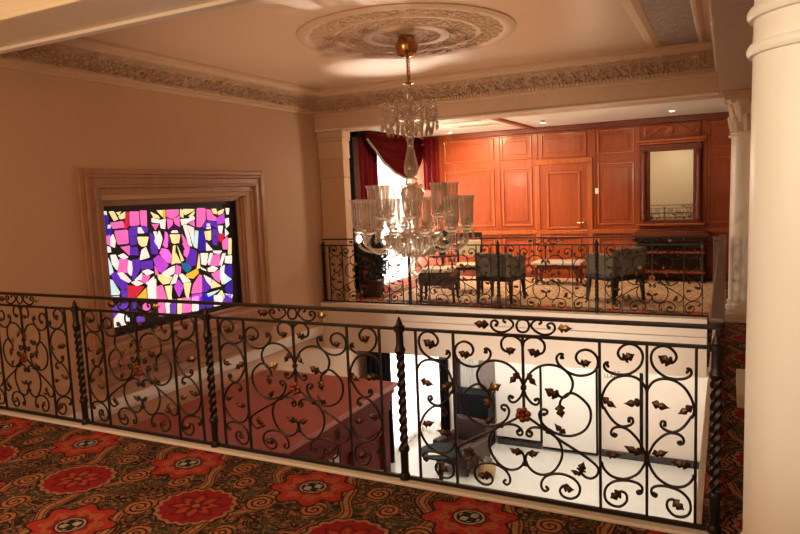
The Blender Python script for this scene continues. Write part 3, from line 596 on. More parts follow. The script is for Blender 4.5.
o = MB().box((-.03, -.012, -.05), (.03, 0, .05), .003).build('light_switch', 'cream', None, (-2.12, YW-.016, 1.60)); tag(o, 'small pale light switch on the mahogany wall right of the door', 'light switch')

o = MB().box((-5.0, 9.32, 0), (.0, 12.25, .006), .002).build('floor', 'pale_carpet'); struct(o)  # added pale carpet layer; its light tan partly stands for window light
struct(MB().box((-3.6, -2.1, 0), (-.3, -2.0, 3.3)).build('wall_reflected', 'farceiling'))  # unseen partial wall, added to give the mirror a cream reflection
# bright windows at the left end, upstairs and down
def window(name, x, y0, y1, z0, z1, axis):
    w = struct(bpy.data.objects.new(name, None)); C.objects.link(w)
    if axis == 'x': w.location = (x, (y0+y1)/2, z0); f = lambda a, d, z: (d, a, z)
    else: w.location = ((y0+y1)/2, x, z0); f = lambda a, d, z: (a, -d, z)
    h = (y1-y0)/2; H = z1-z0
    def bx(mb, a0, a1, d0, d1, c0, c1):
        p, q = f(a0, d0, c0), f(a1, d1, c1); mb.box([min(i, j) for i, j in zip(p, q)], [max(i, j) for i, j in zip(p, q)])
    mb = MB(); bx(mb, -h, h, -.2, -.19, 0, H); mb.build('pane', 'daylight' if z0 > 0 else 'daylight_low', w)
    mb = MB()
    for a in (-h+.03, 0, h-.03): bx(mb, a-.03, a+.03, -.19, -.14, 0, H)
    for z in (.03, H*.62, H-.03): bx(mb, -h, h, -.188, -.145, z-.025, z+.025)
    mb.build('window_frame', 'white', w)
window('window_2', XL, 10.46, 12.35, .02, 2.45, 'x')
window('window_3', XL, 10.86, 12.35, -3.2, -1.1, 'x')
window('window_4', YW+.22, -5.79, -5.37, -3.3, -1.1, 'y')

def folds(y0, y1, z0, z1, amp, n, fn, mat, name, parent=None, thick=.012, phase=0, gather=None):
    mb = MB(); N = n*10; rows = 10; V = []
    for j in range(rows+1):
        z = z0+(z1-z0)*j/rows; row = []
        for i in range(N+1):
            u = i/N; a = y0+(y1-y0)*u
            if gather: a = y0+(y1-y0)*(u*gather(j/rows))
            d = amp*math.sin(u*n*2*PI+phase)*(1+.25*math.sin(j*.7+i*.3))
            row.append(mb.bm.verts.new(fn(a, d, z)))
        V.append(row)
    for j in range(rows):
        for i in range(N): mb.bm.faces.new((V[j][i], V[j][i+1], V[j+1][i+1], V[j+1][i]))
    mb.smooth = True
    bmesh.ops.recalc_face_normals(mb.bm, faces=mb.bm.faces)
    bmesh.ops.solidify(mb.bm, geom=mb.bm.faces[:], thickness=thick)
    return mb.build(name, mat, parent)
fx = lambda off: (lambda a, d, z: (XL+off+d, a, z))
o = folds(10.66, 12.30, .03, 2.5, .025, 12, fx(.06), 'sheer', 'sheer_curtain', thick=.003); tag(o, 'white sheer curtain over the bright upper window by the lounge corner', 'curtain')
o = folds(10.84, 12.30, -3.38, -.95, .025, 10, fx(.06), 'sheer', 'sheer_curtain', thick=.003); tag(o, 'bright white sheer curtain on the lower floor right of the red kiosk', 'curtain')
o = folds(-5.72, -5.37, -3.38, -.95, .02, 4, lambda a, d, z: (a, YW-.08+d, z), 'sheer', 'sheer_curtain', thick=.003); tag(o, 'narrow white sheer curtain beside the dark drape on the lower floor', 'curtain')
# crimson drapery upstairs: side panel and swag with tail
cu = thing('window_drapery', 'crimson velvet drapery swagged across the bright upper window', 'curtain', (XL, 10.6, 0))
L = lambda p: Vector(p)-Vector((XL, 10.6, 0))
folds(9.98, 10.64, .02, 2.72, .05, 4, lambda a, d, z: L((XL+.16+d, a, z)), 'drape', 'side_panel', cu)
o = folds(9.2, 9.88, .02, 2.68, .03, 5, fx(.10), 'drape_dark', 'dark_drape'); tag(o, 'narrow dark drape between the corner pier and the crimson drapery', 'curtain')
mb = MB(); NU, NV = 40, 24; V = []
for j in range(NV+1):
    v = j/NV; row = []
    for i in range(NU+1):
        u = i/NU; y = 9.96+2.39*u
        ztop = 2.78; ks = ((9.95, 2.66), (10.2, 2.45), (10.43, 2.25), (10.8, 2.07), (11.2, 1.98), (11.75, 2.05), (12.1, 2.22), (12.36, 2.50))
        for (ya, za), (yb, zb_) in zip(ks, ks[1:]):
            if ya <= y <= yb+1e-6: zlow = za+(zb_-za)*(y-ya)/(yb-ya)
        z = ztop+(zlow-ztop)*v
        x = XL+.30+.035*math.sin(v*20+u*3)+.12*v*math.sin(PI*u)
        row.append(mb.bm.verts.new(L((x, y, z))))
    V.append(row)
for j in range(NV):
    for i in range(NU): mb.bm.faces.new((V[j][i], V[j][i+1], V[j+1][i+1], V[j+1][i]))
path = [tuple(v.co) for v in V[-1]]
bmesh.ops.solidify(mb.bm, geom=mb.bm.faces[:], thickness=.012); mb.smooth = True
sw_ = mb.build('swag', 'drape', cu)
MB().tube(path, .022, 6).build('fringe', 'fringe', sw_)
folds(-5.50, -5.16, 1.75, 2.78, .035, 3, lambda a, d, z: L((a, YW-.14+d, z)), 'drape', 'tail_panel', cu)
MB().box(L((XL+.02, 9.9, 2.70)), L((XL+.20, 12.38, 2.81)), .01).build('pelmet', 'black', cu)
# dark drapes of the lower windows
o = folds(9.90, 10.80, -3.38, -.80, .05, 5, fx(.16), 'drape_dark', 'dark_drape'); tag(o, 'black drape on the lower floor above the red kiosk corner', 'curtain')
o = folds(-5.33, -5.13, -3.38, -.85, .03, 3, lambda a, d, z: (a, YW-.12+d, z), 'drape_dark', 'dark_drape'); tag(o, 'narrow black drape between the white sheer and the tan post', 'curtain')
# ceiling fittings in the lounge
def vent(x0, x1, y0, y1, label):
    t = thing('ceiling_vent', label, 'ceiling vent', ((x0+x1)/2, (y0+y1)/2, 2.82), 0)
    a, b = (x1-x0)/2, (y1-y0)/2
    mb = MB()
    for lo, hi in (((-a, -b, -.012), (-a+.03, b, 0)), ((a-.03, -b, -.012), (a, b, 0)), ((-a, b-.03, -.012), (a, b, 0)), ((-a, -b, -.012), (a, -b+.03, 0))): mb.box(lo, hi)
    mb.build('frame', 'farceiling', t)
    mb = MB()
    for k in range(9): mb.box((-a+.03, -b+.05+k*(2*b-.1)/9, -.008), (a-.03, -b+.05+k*(2*b-.1)/9+.03, -.002))
    mb.build('louvre', 'grey', t)
vent(-4.25, -3.5, 9.75, 10.35, 'grey louvred vent in the lounge ceiling nearest the chandelier')
vent(-4.25, -3.55, 10.75, 11.2, 'paler louvred vent in the lounge ceiling behind the other vent')
struct(MB().box((-3.32, 9.33, 2.79), (-3.22, YW, 2.82)).build(trim(), 'wood'))
def downlight(x, y, z, label):
    t = thing('downlight', label, 'ceiling light', (x, y, z), 0, 'recessed downlights of the lounge ceiling')
    MB().shell([(.038, 0), (.062, -.004), (.062, 0)], n=20).build('rim', 'white', t)
    MB().lathe([(.0, -.002), (.036, -.002), (.036, 0), (0, 0)], n=16).build('lens', 'lamp', t)
for x, y, z, l in ((-2.89, 11.6, 2.82, 'small round ceiling downlight above the mahogany door'), (-1.65, 10.12, 2.82, 'small round ceiling downlight left of the mirror, towards the railing'), (-.8, 11.45, 2.82, 'bright round ceiling downlight close above the mirror'), (-4.75, 11.9, 2.82, 'round ceiling downlight beside the crimson drape tail')): downlight(x, y, z, l)
sm = thing('smoke_detector', 'small grey smoke detector on the lounge ceiling above the door', 'smoke detector', (-2.78, 11.1, 2.82)); MB().lathe([(.05, 0), (.05, -.015), (.035, -.035), (0, -.038)], n=20).build('housing', 'grey', sm)
# ================================================================== COLUMNS
def column(x, y, r, ztop, label, cap=True, rings=(), ped=None, pw=1.18):
    t = thing('column', label, 'column', (x, y, 0))
    zs = .0
    if ped:
        MB().box((-ped, -ped, 0), (ped, ped, .30), .012).build('pedestal', 'cream', t); zs = .30
    else:
        MB().box((-r*pw, -r*pw, 0), (r*pw, r*pw, .11), .01).build('plinth', 'cream', t); zs = .11
    MB().lathe([(r*1.12, zs), (r*1.16, zs+.03), (r*1.12, zs+.06), (r*1.05, zs+.075), (r*1.05, zs+.09), (r*1.09, zs+.11), (r*1.04, zs+.13), (r*1.0, zs+.15)], n=48).build('base', 'cream', t)
    zc = ztop-.52 if cap else ztop
    MB().lathe([(r, zs+.14), (r, zs+.8), (r*.985, zs+(zc-zs)*.6), (r*.95, zc)], n=64).build('shaft', 'cream', t)
    for z in rings:
        MB().lathe([(r*.95, z-.024), (r*1.03, z-.02), (r*1.06, z-.006), (r*1.06, z+.006), (r*1.03, z+.02), (r*.95, z+.024)], n=64).build('collar_ring', 'cream', t)
    if cap:
        MB().lathe([(r*.95, zc), (r*1.08, zc+.0), (r*1.08, zc+.025), (r*.98, zc+.04), (r*1.06, zc+.055), (r*.95, zc+.07)], n=40).build('necking', 'cream', t)
        MB().lathe([(r*.9, zc+.06), (r*.92, zc+.24), (r*1.05, zc+.38), (r*1.25, zc+.44)], n=32).build('bell', 'cornice', t)
        for row, (n, z0, hh, rr) in enumerate(((10, zc+.06, .17, r*.93), (10, zc+.17, .21, r*.95))):
            for k in range(n):
                a = 2*PI*(k+.5*row)/n; ca, sa = math.cos(a), math.sin(a)
                pts = [(rr-.01, z0), (rr, z0+hh*.5), (rr+.015, z0+hh*.85), (rr+.04, z0+hh), (rr+.048, z0+hh*.9)]
                mb = MB(); 
                mb.tube([(p*ca, p*sa, z) for p, z in pts], .03, 6, rad=[.034, .042, .04, .028, .012]); mb.build('acanthus_leaf', 'cream', t)
        for k in range(4):
            a = PI/4+k*PI/2; rr = r*1.32
            mb = MB(); sp = [(rr+.035*math.cos(q)*(1-q/14), zc+.42+.035*math.sin(q)*(1-q/14)) for q in [i*.6 for i in range(16)]]
            mb.tube([(p*math.cos(a), p*math.sin(a), z) for p, z in sp], .014, 6); mb.build('volute', 'cream', t)
        MB().box((-r*1.32, -r*1.32, ztop-.085), (r*1.32, r*1.32, ztop-.04), .012).box((-r*1.4, -r*1.4, ztop-.045), (r*1.4, r*1.4, ztop), .01).build('abacus', 'cornice', t)
    return t
column(.328, 2.87, .255, 2.93, 'large smooth cream column filling the right edge of the view', False, (2.17, 2.30))
column(.46, 5.75, .22, 2.72, 'cream column whose plinth peeks out behind the large near column', pw=1.7)
column(.262, 8.96, .235, 2.72, 'cream column with a carved leafy capital at the far end of the aisle')
# stone pier in the far left corner
t = thing('stone_pier', 'tan stone corner pier with moulded cap left of the crimson drapery', 'pier', (-5.60, 9.12, 0))
mb = MB()
for z0, z1 in ((0, 1.99), (1.994, 2.3)): mb.box((-.23, -.175, z0), (.215, .02, z1), .005)
mb.build('shaft', 'plaster', t)
mb = MB(); mb.box((-.235, -.195, 2.295), (.23, .03, 2.34), .008); mb.box((-.235, -.18, 2.34), (.22, .03, 2.56), .004); mb.box((-.235, -.20, 2.56), (.24, .03, 2.61), .01); mb.box((-.235, -.21, 2.61), (.25, .03, 2.715), .012)
mb.build('moulded_cap', 'cornice', t)

# ================================================================== RAILINGS
ZLR, ZUR, ZBR, H0 = .927, 1.024, .036, .06
IR = .0072
def leaf_mesh(mb, base, tip, w=.55, lift=.006, thick=.004, fat=False):
    b, t = Vector(base), Vector(tip); d = t-b; Ln = d.length; d.normalize()
    s = Vector((-d.z, 0, d.x)); up = Vector((0, -1, 0))
    prof = [(0, .05), (.1, .22), (.24, .52), (.34, .5), (.4, .26), (.55, .46), (.66, .40), (.8, .2), (1.0, 0)]
    L_, R_ = [], []
    mid = []
    for q, h in prof:
        c = b+d*Ln*q + up*lift*math.sin(q*PI)*2.2
        mid.append(c)
        L_.append(c+s*h*Ln*w - up*lift*1.2); R_.append(c-s*h*Ln*w - up*lift*1.2)
    vm = [mb.bm.verts.new(p) for p in mid]; vl = [mb.bm.verts.new(p) for p in L_]; vr = [mb.bm.verts.new(p) for p in R_]
    fs = []
    for i in range(len(prof)-1):
        for side in (vl, vr):
            fs.append(mb.bm.faces.new((vm[i], vm[i+1], side[i+1], side[i])))
    bmesh.ops.recalc_face_normals(mb.bm, faces=fs)
    bmesh.ops.solidify(mb.bm, geom=fs, thickness=thick)
def scroll_part(pts, parent, r=.0072, name='scroll', y=0):
    P = catmull([(a, y, b) for a, b in pts], 3)
    n = len(P); rad = [r*(1 if i < n*.8 else 1) for i in range(n)]
    mb = MB(); mb.tube(P, r, 6)
    e = P[-1]; mb.ball(e, r*1.5, seg=6); mb.ball(P[0], r*1.2, seg=6)
    return mb.build(name, 'iron', parent)
def bay(label, x0, x1, bars, loc, rz=0, group=None, ztop=True, xl=None):
    """bars: list of ('N', a, b, flip) and ('W', a, b) spans in local x; rails run x0..x1"""
    t = thing('railing_section', label, 'railing', loc, rz, group)
    MB().box((x0-.0335, -.016, ZUR-.010), (x1+.0335, .016, ZUR+.010), .004).build('handrail', 'iron', t)
    MB().box((x0, -.010, ZLR-.009), (x1, .010, ZLR+.009), .003).build('middle_rail', 'iron', t)
    MB().box((x0, -.011, ZBR-.011), (x1, .011, ZBR+.011), .003).build('bottom_rail', 'iron', t)
    xs = sorted({round(q, 3) for s in bars for q in (s[1], s[2])})
    for x in xs: MB().box((x-.0065, -.0065, ZBR), (x+.0065, .0065, ZLR)).build('bar', 'iron', t)
    for s in bars:
        if s[0] == 'N':
            _, a, b, fl = s
            f = (lambda u: b-(b-a)*u) if fl else (lambda u: a+(b-a)*u)
            sc = lambda pts: [(f(u), v) for u, v in pts]
            own = {k: scroll_part(sc(N[k]), t) for k in N}
            for k, (p, q) in NL.items():
                m2 = MB(); p = sc([p])[0]; q = sc([q])[0]
                leaf_mesh(m2, (p[0], -.004, p[1]), (q[0], -.016, q[1]), .78 if k in ('M1', 'M4') else .5); m2.build('leaf', 'bronze', own['N'+k[1]])
        else:
            _, a, b = s; c = (a+b)/2; h = (b-a)/2
            MB().box((c-.0065, -.0065, .50), (c+.0065, .0065, ZLR)).build('bar', 'iron', t)
            for sg in (1, -1):
                sc = lambda pts: [(c+sg*h*u, v) for u, v in pts]
                own = {k: scroll_part(sc(W[k]), t, IR, y=.0 if sg > 0 else .001) for k in W}
                for k, (p, q) in WL.items():
                    m2 = MB(); p = sc([p])[0]; q = sc([q])[0]
                    leaf_mesh(m2, (p[0], -.004, p[1]), (q[0], -.016, q[1]), .72 if k in ('L1', 'L2', 'L3', 'L5', 'L9', 'L6') else .5); m2.build('leaf', 'bronze' if k != 'L3' or sg > 0 else 'gilt', own['S'+k[1]])
                S = [(c+sg*a_, ZLR+b_) for a_, b_ in T['S']]; tp = scroll_part(S, t, .0066)
                p, q = TL; m2 = MB(); leaf_mesh(m2, (c+sg*p[0], -.004, ZLR+p[1]), (c+sg*q[0], -.01, ZLR+q[1]), .6); m2.build('leaf', 'gilt' if sg > 0 else 'bronze', tp)
            P = catmull([(c+a_, 0, ZLR+b_) for a_, b_ in T['R']], 3, True); m2 = MB(); m2.tube(P, .0066, 6, closed=True); m2.build('ring', 'iron', t)
            # flower boss
            m2 = MB(); fc = Vector((c, -.016, .502))
            for k in range(6):
                an = k*PI/3+.3; m2.ball(fc+Vector((.027*math.cos(an), 0, .027*math.sin(an))), .018, (1, .55, 1), 8)
            m2.ball(fc+Vector((0, -.008, 0)), .014, seg=8); m2.build('flower', 'copper', t)
            # collars tying the scrolls
            for (cx, cz) in ((c, .647), (c+h*.33, .423), (c-h*.33, .423), (c, .225)): MB().box((cx-.014, -.013, cz-.012), (cx+.014, .013, cz+.012), .004).build('collar', 'iron', t)
    return t
def post(x, y, label, group=None, h=.927, thick=.021, drop=0):
    t = thing('railing_post', label, 'post', (x, y, 0), 0, group)
    # barley-twist shaft with plain collars
    mb = MB(); n = 60; rings = []
    for i in range(n+1):
        z = .20+.60*i/n; tw = i/n*PI*5.5
        rings.append([mb.bm.verts.new((thick*(1.25 if k % 2 == 0 else .72)*math.cos(tw+k*PI/4), thick*(1.25 if k % 2 == 0 else .72)*math.sin(tw+k*PI/4), z)) for k in range(8)])
    for A, B in zip(rings, rings[1:]):
        for k in range(8): mb.bm.faces.new((A[k], A[(k+1) % 8], B[(k+1) % 8], B[k]))
    mb.bm.faces.new(list(reversed(rings[0]))); mb.bm.faces.new(rings[-1]); mb.smooth = True
    mb.build('twisted_shaft', 'iron', t)
    MB().lathe([(thick*1.1, .06), (thick*1.15, .19), (thick*1.5, .195), (thick*1.6, .21), (thick*1.3, .225), (thick*.9, .23)], n=12).build('lower_sleeve', 'iron', t)
    MB().lathe([(thick*.9, .77), (thick*1.3, .785), (thick*1.6, .80), (thick*1.2, .82), (thick*1.05, .83), (thick*1.05, h-.02), (thick*1.55, h-.015), (thick*1.55, h+.015), (thick*1.05, h+.02), (thick*.6, h+.05), (0, h+.075)], n=12).build('upper_sleeve', 'iron', t)
    mb = MB(); mb.lathe([(thick*1.55, .0225), (thick*1.6, .04), (thick*1.4, .052), (thick*1.2, .062)], n=16)
    mb.build('foot', 'iron', t)
    return t
# near railing (four sections)
def nb(label, x0, x1, b): return bay(label, x0, x1, b, (0, YN, 0), 0, None)
nb('wrought-iron railing section at the far left below the tan wall', -5.80, -4.484, [('N', -5.64, -5.42, True), ('W', -5.42, -4.79), ('N', -4.79, -4.576, False)])
nb('wrought-iron railing section crossing the foot of the stained-glass window', -4.414, -3.174, [('N', -4.37, -4.17, True), ('W', -4.17, -3.459), ('N', -3.459, -3.236, False)])
nb('wrought-iron railing section in front of the red kiosk top', -3.104, -1.72, [('N', -3.042, -2.827, True), ('W', -2.827, -2.04), ('N', -2.04, -1.819, False)])
nb('wrought-iron railing section nearest the camera, against the white lower hall', -1.65, -.071, [('N', -1.583, -1.353, True), ('W', -1.353, -.564), ('N', -.564, -.34, False), ('N', -.34, -.12, True)])
for x, l in ((-4.449, 'twisted iron post in the near railing left of the stained glass'), (-3.139, 'twisted iron post in the near railing right of the stained glass'), (-1.685, 'twisted iron post in the near railing beside the white sheer curtain'), (-.036, 'twisted iron corner post of the near railing at the aisle')): post(x, YN, l)
# far railing: same pattern, built once and copied
FP = [-5.79, -4.27, -2.88, -1.53, -.152]
fb = None
for i, (a, b) in enumerate(zip(FP, FP[1:])):
    lab = ['far iron railing section between the corner pier and the dark plant end', 'far iron railing section in front of the stool, below the chandelier', 'far iron railing section in front of the low table and lounge door', 'far iron railing section in front of the dark console'][i]
    if fb is None:
        fb = bay(lab, -.69, .69, [('N', -.615, -.39, True), ('W', -.39, .39), ('N', .39, .615, False)], ((a+b)/2, YF-.04, 0)); o = fb
    else: o = copy_tree(fb)
    o['label'] = lab; o.location = ((a+b)/2, YF-.04, 0); o.scale.x = (b-a-.072)/1.38
for x, l in zip(FP[:4], ('far railing post against the corner pier', 'far railing post just left of the stool', 'far railing post in front of the left armchair', 'far railing post in front of the right armchair')): post(x, YF-.04, 'slim twisted iron '+l)
# right-hand railing along the aisle, seen on edge
ys = [3.36, 4.71, 6.06, 7.41, 8.755]
for i, (a, b) in enumerate(zip(ys, ys[1:])):
    o = copy_tree(fb); MB().box((-.724, -.034, ZUR+.011), (.724, .034, ZUR+.034), .008).build('wooden_rail_cap', 'newel', o); o.rotation_euler.z = PI/2; o.location = (-.036, (a+b)/2, 0); o.scale.x = (b-a-.075)/1.38
    o['label'] = ['nearest', 'second nearest', 'third nearest', 'farthest'][i]+' section of the aisle railing seen edge-on by the columns'
for y, l in zip(ys[1:4], ('nearest the large cream column', 'beside the middle column', 'towards the newel')): post(-.036, y, 'twisted iron post of the aisle railing seen edge-on '+l)
nw = thing('newel_post', 'square purple-brown newel post at the far end of the aisle railing', 'post', (-.088, 8.87, 0))
MB().box((-.055, -.04, 0.002), (.055, .06, .98), .008).build('shaft', 'newel', nw); MB().box((-.06, -.045, .98), (.06, .065, 1.02), .01).build('cap', 'newel', nw)

# ================================================================== CHANDELIER
CX, CY = -2.93, 6.22
ch = thing('chandelier', 'large crystal chandelier hanging from the carved ceiling medallion', 'chandelier', (CX, CY, 0))
MB().lathe([(.0, 3.07), (.05, 3.075), (.095, 3.10), (.115, 3.15), (.118, 3.19), (.10, 3.20), (.085, 3.26)], n=32).build('ceiling_rose', 'brass', ch)
mb = MB()
mb.tube([(0, 0, 3.09), (0, 0, 2.82)], .010, 8)
for k in range(9):
    c = Vector((.02, 0, 3.06-k*.026)); pts = [c+Vector((.009*math.cos(q), .004*math.sin(q) if k % 2 else .009*math.sin(q), .015*math.sin(q+k))) for q in [i*PI/4 for i in range(8)]]
    mb.tube(pts, .0035, 5, closed=True)
mb.build('hanging_chain', 'brass', ch)
MB().lathe([(.0, 2.835), (.03, 2.832), (.06, 2.822), (.062, 2.81), (.03, 2.80), (0, 2.80)], n=20).build('top_plate', 'brass', ch)
MB().lathe([(.035, 2.81), (.042, 2.76), (.036, 2.68), (.03, 2.60), (.04, 2.56), (.05, 2.50), (.03, 2.44), (.045, 2.36), (.03, 2.28)], n=20).build('upper_stem', 'crystal', ch)
MB().lathe([(.03, 2.30), (.045, 2.275), (.045, 2.25), (.032, 2.23), (.034, 2.16), (.055, 2.06), (.075, 1.97), (.078, 1.93), (.06, 1.885), (.035, 1.87), (.03, 1.86)], n=24).build('baluster', 'crystal', ch)
MB().lathe([(.03, 1.865), (.058, 1.85), (.068, 1.82), (.058, 1.785), (.035, 1.77)], n=24).build('ball', 'crystal', ch)
MB().lathe([(.035, 1.775), (.10, 1.75), (.13, 1.70), (.10, 1.64), (.06, 1.60), (.055, 1.54), (.085, 1.50), (.085, 1.46), (.05, 1.42), (.05, 1.34), (.11, 1.31), (.14, 1.28), (.12, 1.25), (.07, 1.22)], n=28).build('central_stem', 'crystal', ch)
MB().lathe([(.07, 1.26), (.25, 1.28), (.30, 1.265), (.28, 1.21), (.21, 1.14), (.12, 1.09), (.05, 1.07), (.03, 1.05)], n=40, flute=.05, nf=20).build('receiver_bowl', 'crystal', ch)
MB().lathe([(.03, 1.06), (.045, 1.03), (.03, 1.0), (.05, .97), (.075, .93), (.075, .90), (.05, .86), (.015, .84), (.02, .82), (0, .80)], n=24).build('bottom_finial', 'crystal', ch)
def prism_mesh(L=.085, r=.008):
    mb = MB(); mb.lathe([(0, 0), (r*.7, -.006), (.0025, -.014), (r*.6, -.022), (r*1.1, -.04), (r*1.3, -L*.75), (0, -L)], n=6); mb.smooth = False
    return mb.mesh('prism', 'crystal')
PM = prism_mesh(.10, .011); PM2 = prism_mesh(.12, .013)
# crown tier: six curled arms with hanging drops
MB().lathe([(.05, 2.50), (.14, 2.47), (.15, 2.455), (.13, 2.44), (.05, 2.45)], n=28, flute=.05, nf=14).build('crown_dish', 'crystal', ch)
for k in range(10):
    a = 2*PI*(k+.3)/10; ca, sa = math.cos(a), math.sin(a)
    pts = catmull([(.05*ca, .05*sa, 2.48), (.14*ca, .14*sa, 2.56), (.23*ca, .23*sa, 2.62), (.28*ca, .28*sa, 2.58), (.27*ca, .27*sa, 2.53)], 4)
    mb = MB(); mb.tube(pts, .007, 6); ar = mb.build('crown_arm', 'crystal', ch)
    for q, rr, zz in ((0, .27, 2.52), (1, .20, 2.45), (2, .13, 2.42))[:3]:
        pr = put('prism', PM2 if q else PM2, ar, ((rr)*ca, (rr)*sa, zz))
mb = MB()
for k in range(44):
    a = 2*PI*k/44; rr = .29 if k % 2 else .23
    for j in range(5): mb.ball((rr*math.cos(a), rr*math.sin(a), 2.60-j*.035-(0 if k % 2 else .03)), .012, seg=6)
    mb.lathe([(0, -.0), (.010, -.02), (.015, -.065), (0, -.10)], (rr*math.cos(a), rr*math.sin(a), 2.43-(0 if k % 2 else .05)), 6)
o = mb.build('crystal_fringe', 'crystal', ch); o['kind'] = 'stuff'
# two rings of candle arms with bell-shaped glass shades
shade_me = None
def arm(a, R_, zcup, zdip, lit=False):
    ca, sa = math.cos(a), math.sin(a)
    P = lambda r, z: (r*ca, r*sa, z)
    pts = catmull([P(.08, 1.24), P(R_*.35, 1.20), P(R_*.62, zdip), P(R_*.85, zdip+.0), P(R_, zdip+.07), P(R_, zcup)], 5)
    mb = MB(); mb.tube(pts, .013, 8); ar = mb.build('arm', 'crystal', ch)
    bo = put('drip_dish', DISH, ar, P(R_, zcup)); put('candle_socket', SOCK, ar, P(R_, zcup)); put('shade', SHADE, ar, P(R_, zcup+.03))
    for q in range(3):
        b = 2*PI*(q+.2)/3
        put('prism', PM, ar, (R_*ca+.062*math.cos(b), R_*sa+.062*math.sin(b), zcup-.012))
    if lit: MB().lathe([(0, 0), (.018, .01), (.03, .035), (.026, .06), (.01, .08), (0, .085)], P(R_, zcup-.11), 14).build('bulb', 'bulb', ar)
DISH = MB().lathe([(.0, -.015), (.03, -.012), (.068, .005), (.072, .014), (.03, .004), (0, .002)], n=24, flute=.05, nf=12).mesh('drip_dish', 'crystal')
SOCK = MB().lathe([(.012, -.04), (.025, -.03), (.028, .01), (.034, .02), (.036, .05), (.022, .055), (.02, .10), (0, .11)], n=16).mesh('candle_socket', 'crystal')
SHADE = MB().shell([(.038, 0), (.056, .02), (.064, .06), (.067, .15), (.070, .25), (.08, .29), (.088, .305)], n=48, flute=.035, nf=16).mesh('shade', 'shade')
for k in range(12): arm(2*PI*(k+.18)/12, .575, 1.32, 1.12, k == 7)
for k in range(8): arm(2*PI*(k+.45)/8, .40, 1.46, 1.22)
mb = MB()
for k in range(40):
    a = 2*PI*k/40; rr = .29
    mb.lathe([(0, 0), (.009, -.02), (.014, -.07), (0, -.12)], (rr*math.cos(a), rr*math.sin(a), 1.26), 6)
    mb.lathe([(0, 0), (.009, -.02), (.013, -.07), (0, -.12)], (.2*math.cos(a+.07), .2*math.sin(a+.07), 1.16), 6)
    rr = .12; mb.lathe([(0, 0), (.006, -.02), (.009, -.05), (0, -.07)], (rr*math.cos(a), rr*math.sin(a), 1.10), 6)
o = mb.build('bowl_fringe', 'crystal', ch); o['kind'] = 'stuff'
# ================================================================== LOUNGE FURNITURE
def tapered_leg(mb, x, y, z0, z1, w0, w1, dx=0, dy=0):
    mb.hexa([(x+dx-w0, y+dy-w0, z0), (x+dx+w0, y+dy-w0, z0), (x+dx+w0, y+dy+w0, z0), (x+dx-w0, y+dy+w0, z0), (x-w1, y-w1, z1), (x+w1, y-w1, z1), (x+w1, y+w1, z1), (x-w1, y+w1, z1)])
def armchair(label, loc, rz, w=.58, d=.56, bh=.80, ah=.66):
    # local frame: faces +Y, back at -Y
    t = thing('armchair', label, 'chair', loc, rz, 'lounge armchairs')
    hx, hy = w/2, d/2
    for sx in (-1, 1):
        for sy in (-1, 1):
            mb = MB(); tapered_leg(mb, sx*(hx-.045), sy*(hy-.045), 0, .37, .016, .03, sx*.02, sy*.03); mb.build('leg', 'legwood', t)
    MB().box((-hx, -hy, .33), (hx, hy, .40), .015).build('seat_frame', 'legwood', t)
    MB().box((-hx+.075, -hy+.08, .40), (hx-.075, hy+.01, .50), .03, seg=3).build('seat_cushion', 'seatfab', t)
    mb = MB(); rt = Matrix.Rotation(math.radians(7), 3, 'X'); mb.box((-hx, -hy-.02, .40), (hx, -hy+.075, bh), .03, rot=rt, seg=3); mb.build('backrest', 'chairfab', t)
    for sx in (-1, 1):
        mb = MB(); a, b = sorted((sx*hx, sx*(hx-.075))); mb.box((a, -hy+.05, .40), (b, hy, ah), .025, seg=3); mb.build('armrest', 'chairfab', t)
    return t
armchair('olive-brown armchair turned to the door, in front of the dark console', (-1.46, 9.98, 0), math.radians(52), .62, .58, .80, .72)
armchair('olive-brown armchair with its back to the railing, in front of the lounge panels', (-3.09, 9.64, 0), math.radians(-6), .60, .56, .76, .70)
st = thing('upholstered_stool', 'dark low stool with a cream cushion behind the railing below the chandelier', 'stool', (-4.03, 9.42, 0), math.radians(14))
for sx in (-1, 1):
    for sy in (-1, 1):
        mb = MB(); tapered_leg(mb, sx*.24, sy*.21, 0, .30, .016, .026, sx*.02, sy*.02); mb.build('leg', 'legwood', st)
MB().box((-.28, -.25, .27), (.28, .25, .47), .02).build('seat_box', 'darkfab', st)
MB().box((-.26, -.23, .465), (.26, .23, .53), .028, seg=3).build('cushion', 'seatfab', st)
sc_ = thing('side_chair', 'dark wooden side chair with open back between the stool and the left armchair', 'chair', (-3.86, 10.35, 0), math.radians(200))
for sx in (-1, 1):
    mb = MB(); tapered_leg(mb, sx*.2, .2, 0, .43, .016, .022); mb.build('leg', 'wood_black', sc_)
    mb = MB(); mb.tube([(sx*.2, -.24, 0), (sx*.2, -.2, .43), (sx*.2, -.24, .74), (sx*.2, -.30, .98)], .024, 8); mb.build('back_leg', 'wood_black', sc_)
MB().box((-.235, -.22, .40), (.235, .23, .44), .01).build('seat_frame', 'wood_black', sc_)
MB().box((-.22, -.2, .44), (.22, .21, .49), .02).build('seat_pad', 'seatfab', sc_)
MB().box((-.2, -.31, .90), (.2, -.275, .99), .012).build('top_rail', 'wood_black', sc_)
MB().box((-.2, -.25, .60), (.2, -.225, .86), .012).build('back_pad', 'seatfab', sc_)
MB().box((-.2, -.19, .17), (.2, -.17, .2), .005).build('stretcher', 'wood_black', sc_)
ta = thing('side_table', 'small dark round side table behind the stool', 'table', (-4.52, 10.75, 0))
MB().lathe([(0, .56), (.25, .56), (.26, .575), (.25, .59), (0, .592)], n=32).build('table_top', 'wood_black', ta)
MB().lathe([(.03, .05), (.022, .2), (.035, .35), (.02, .5), (.05, .56)], n=16).build('stem', 'wood_black', ta)
MB().lathe([(.17, 0), (.17, .02), (.08, .04), (.03, .06)], n=24).build('foot', 'wood_black', ta)
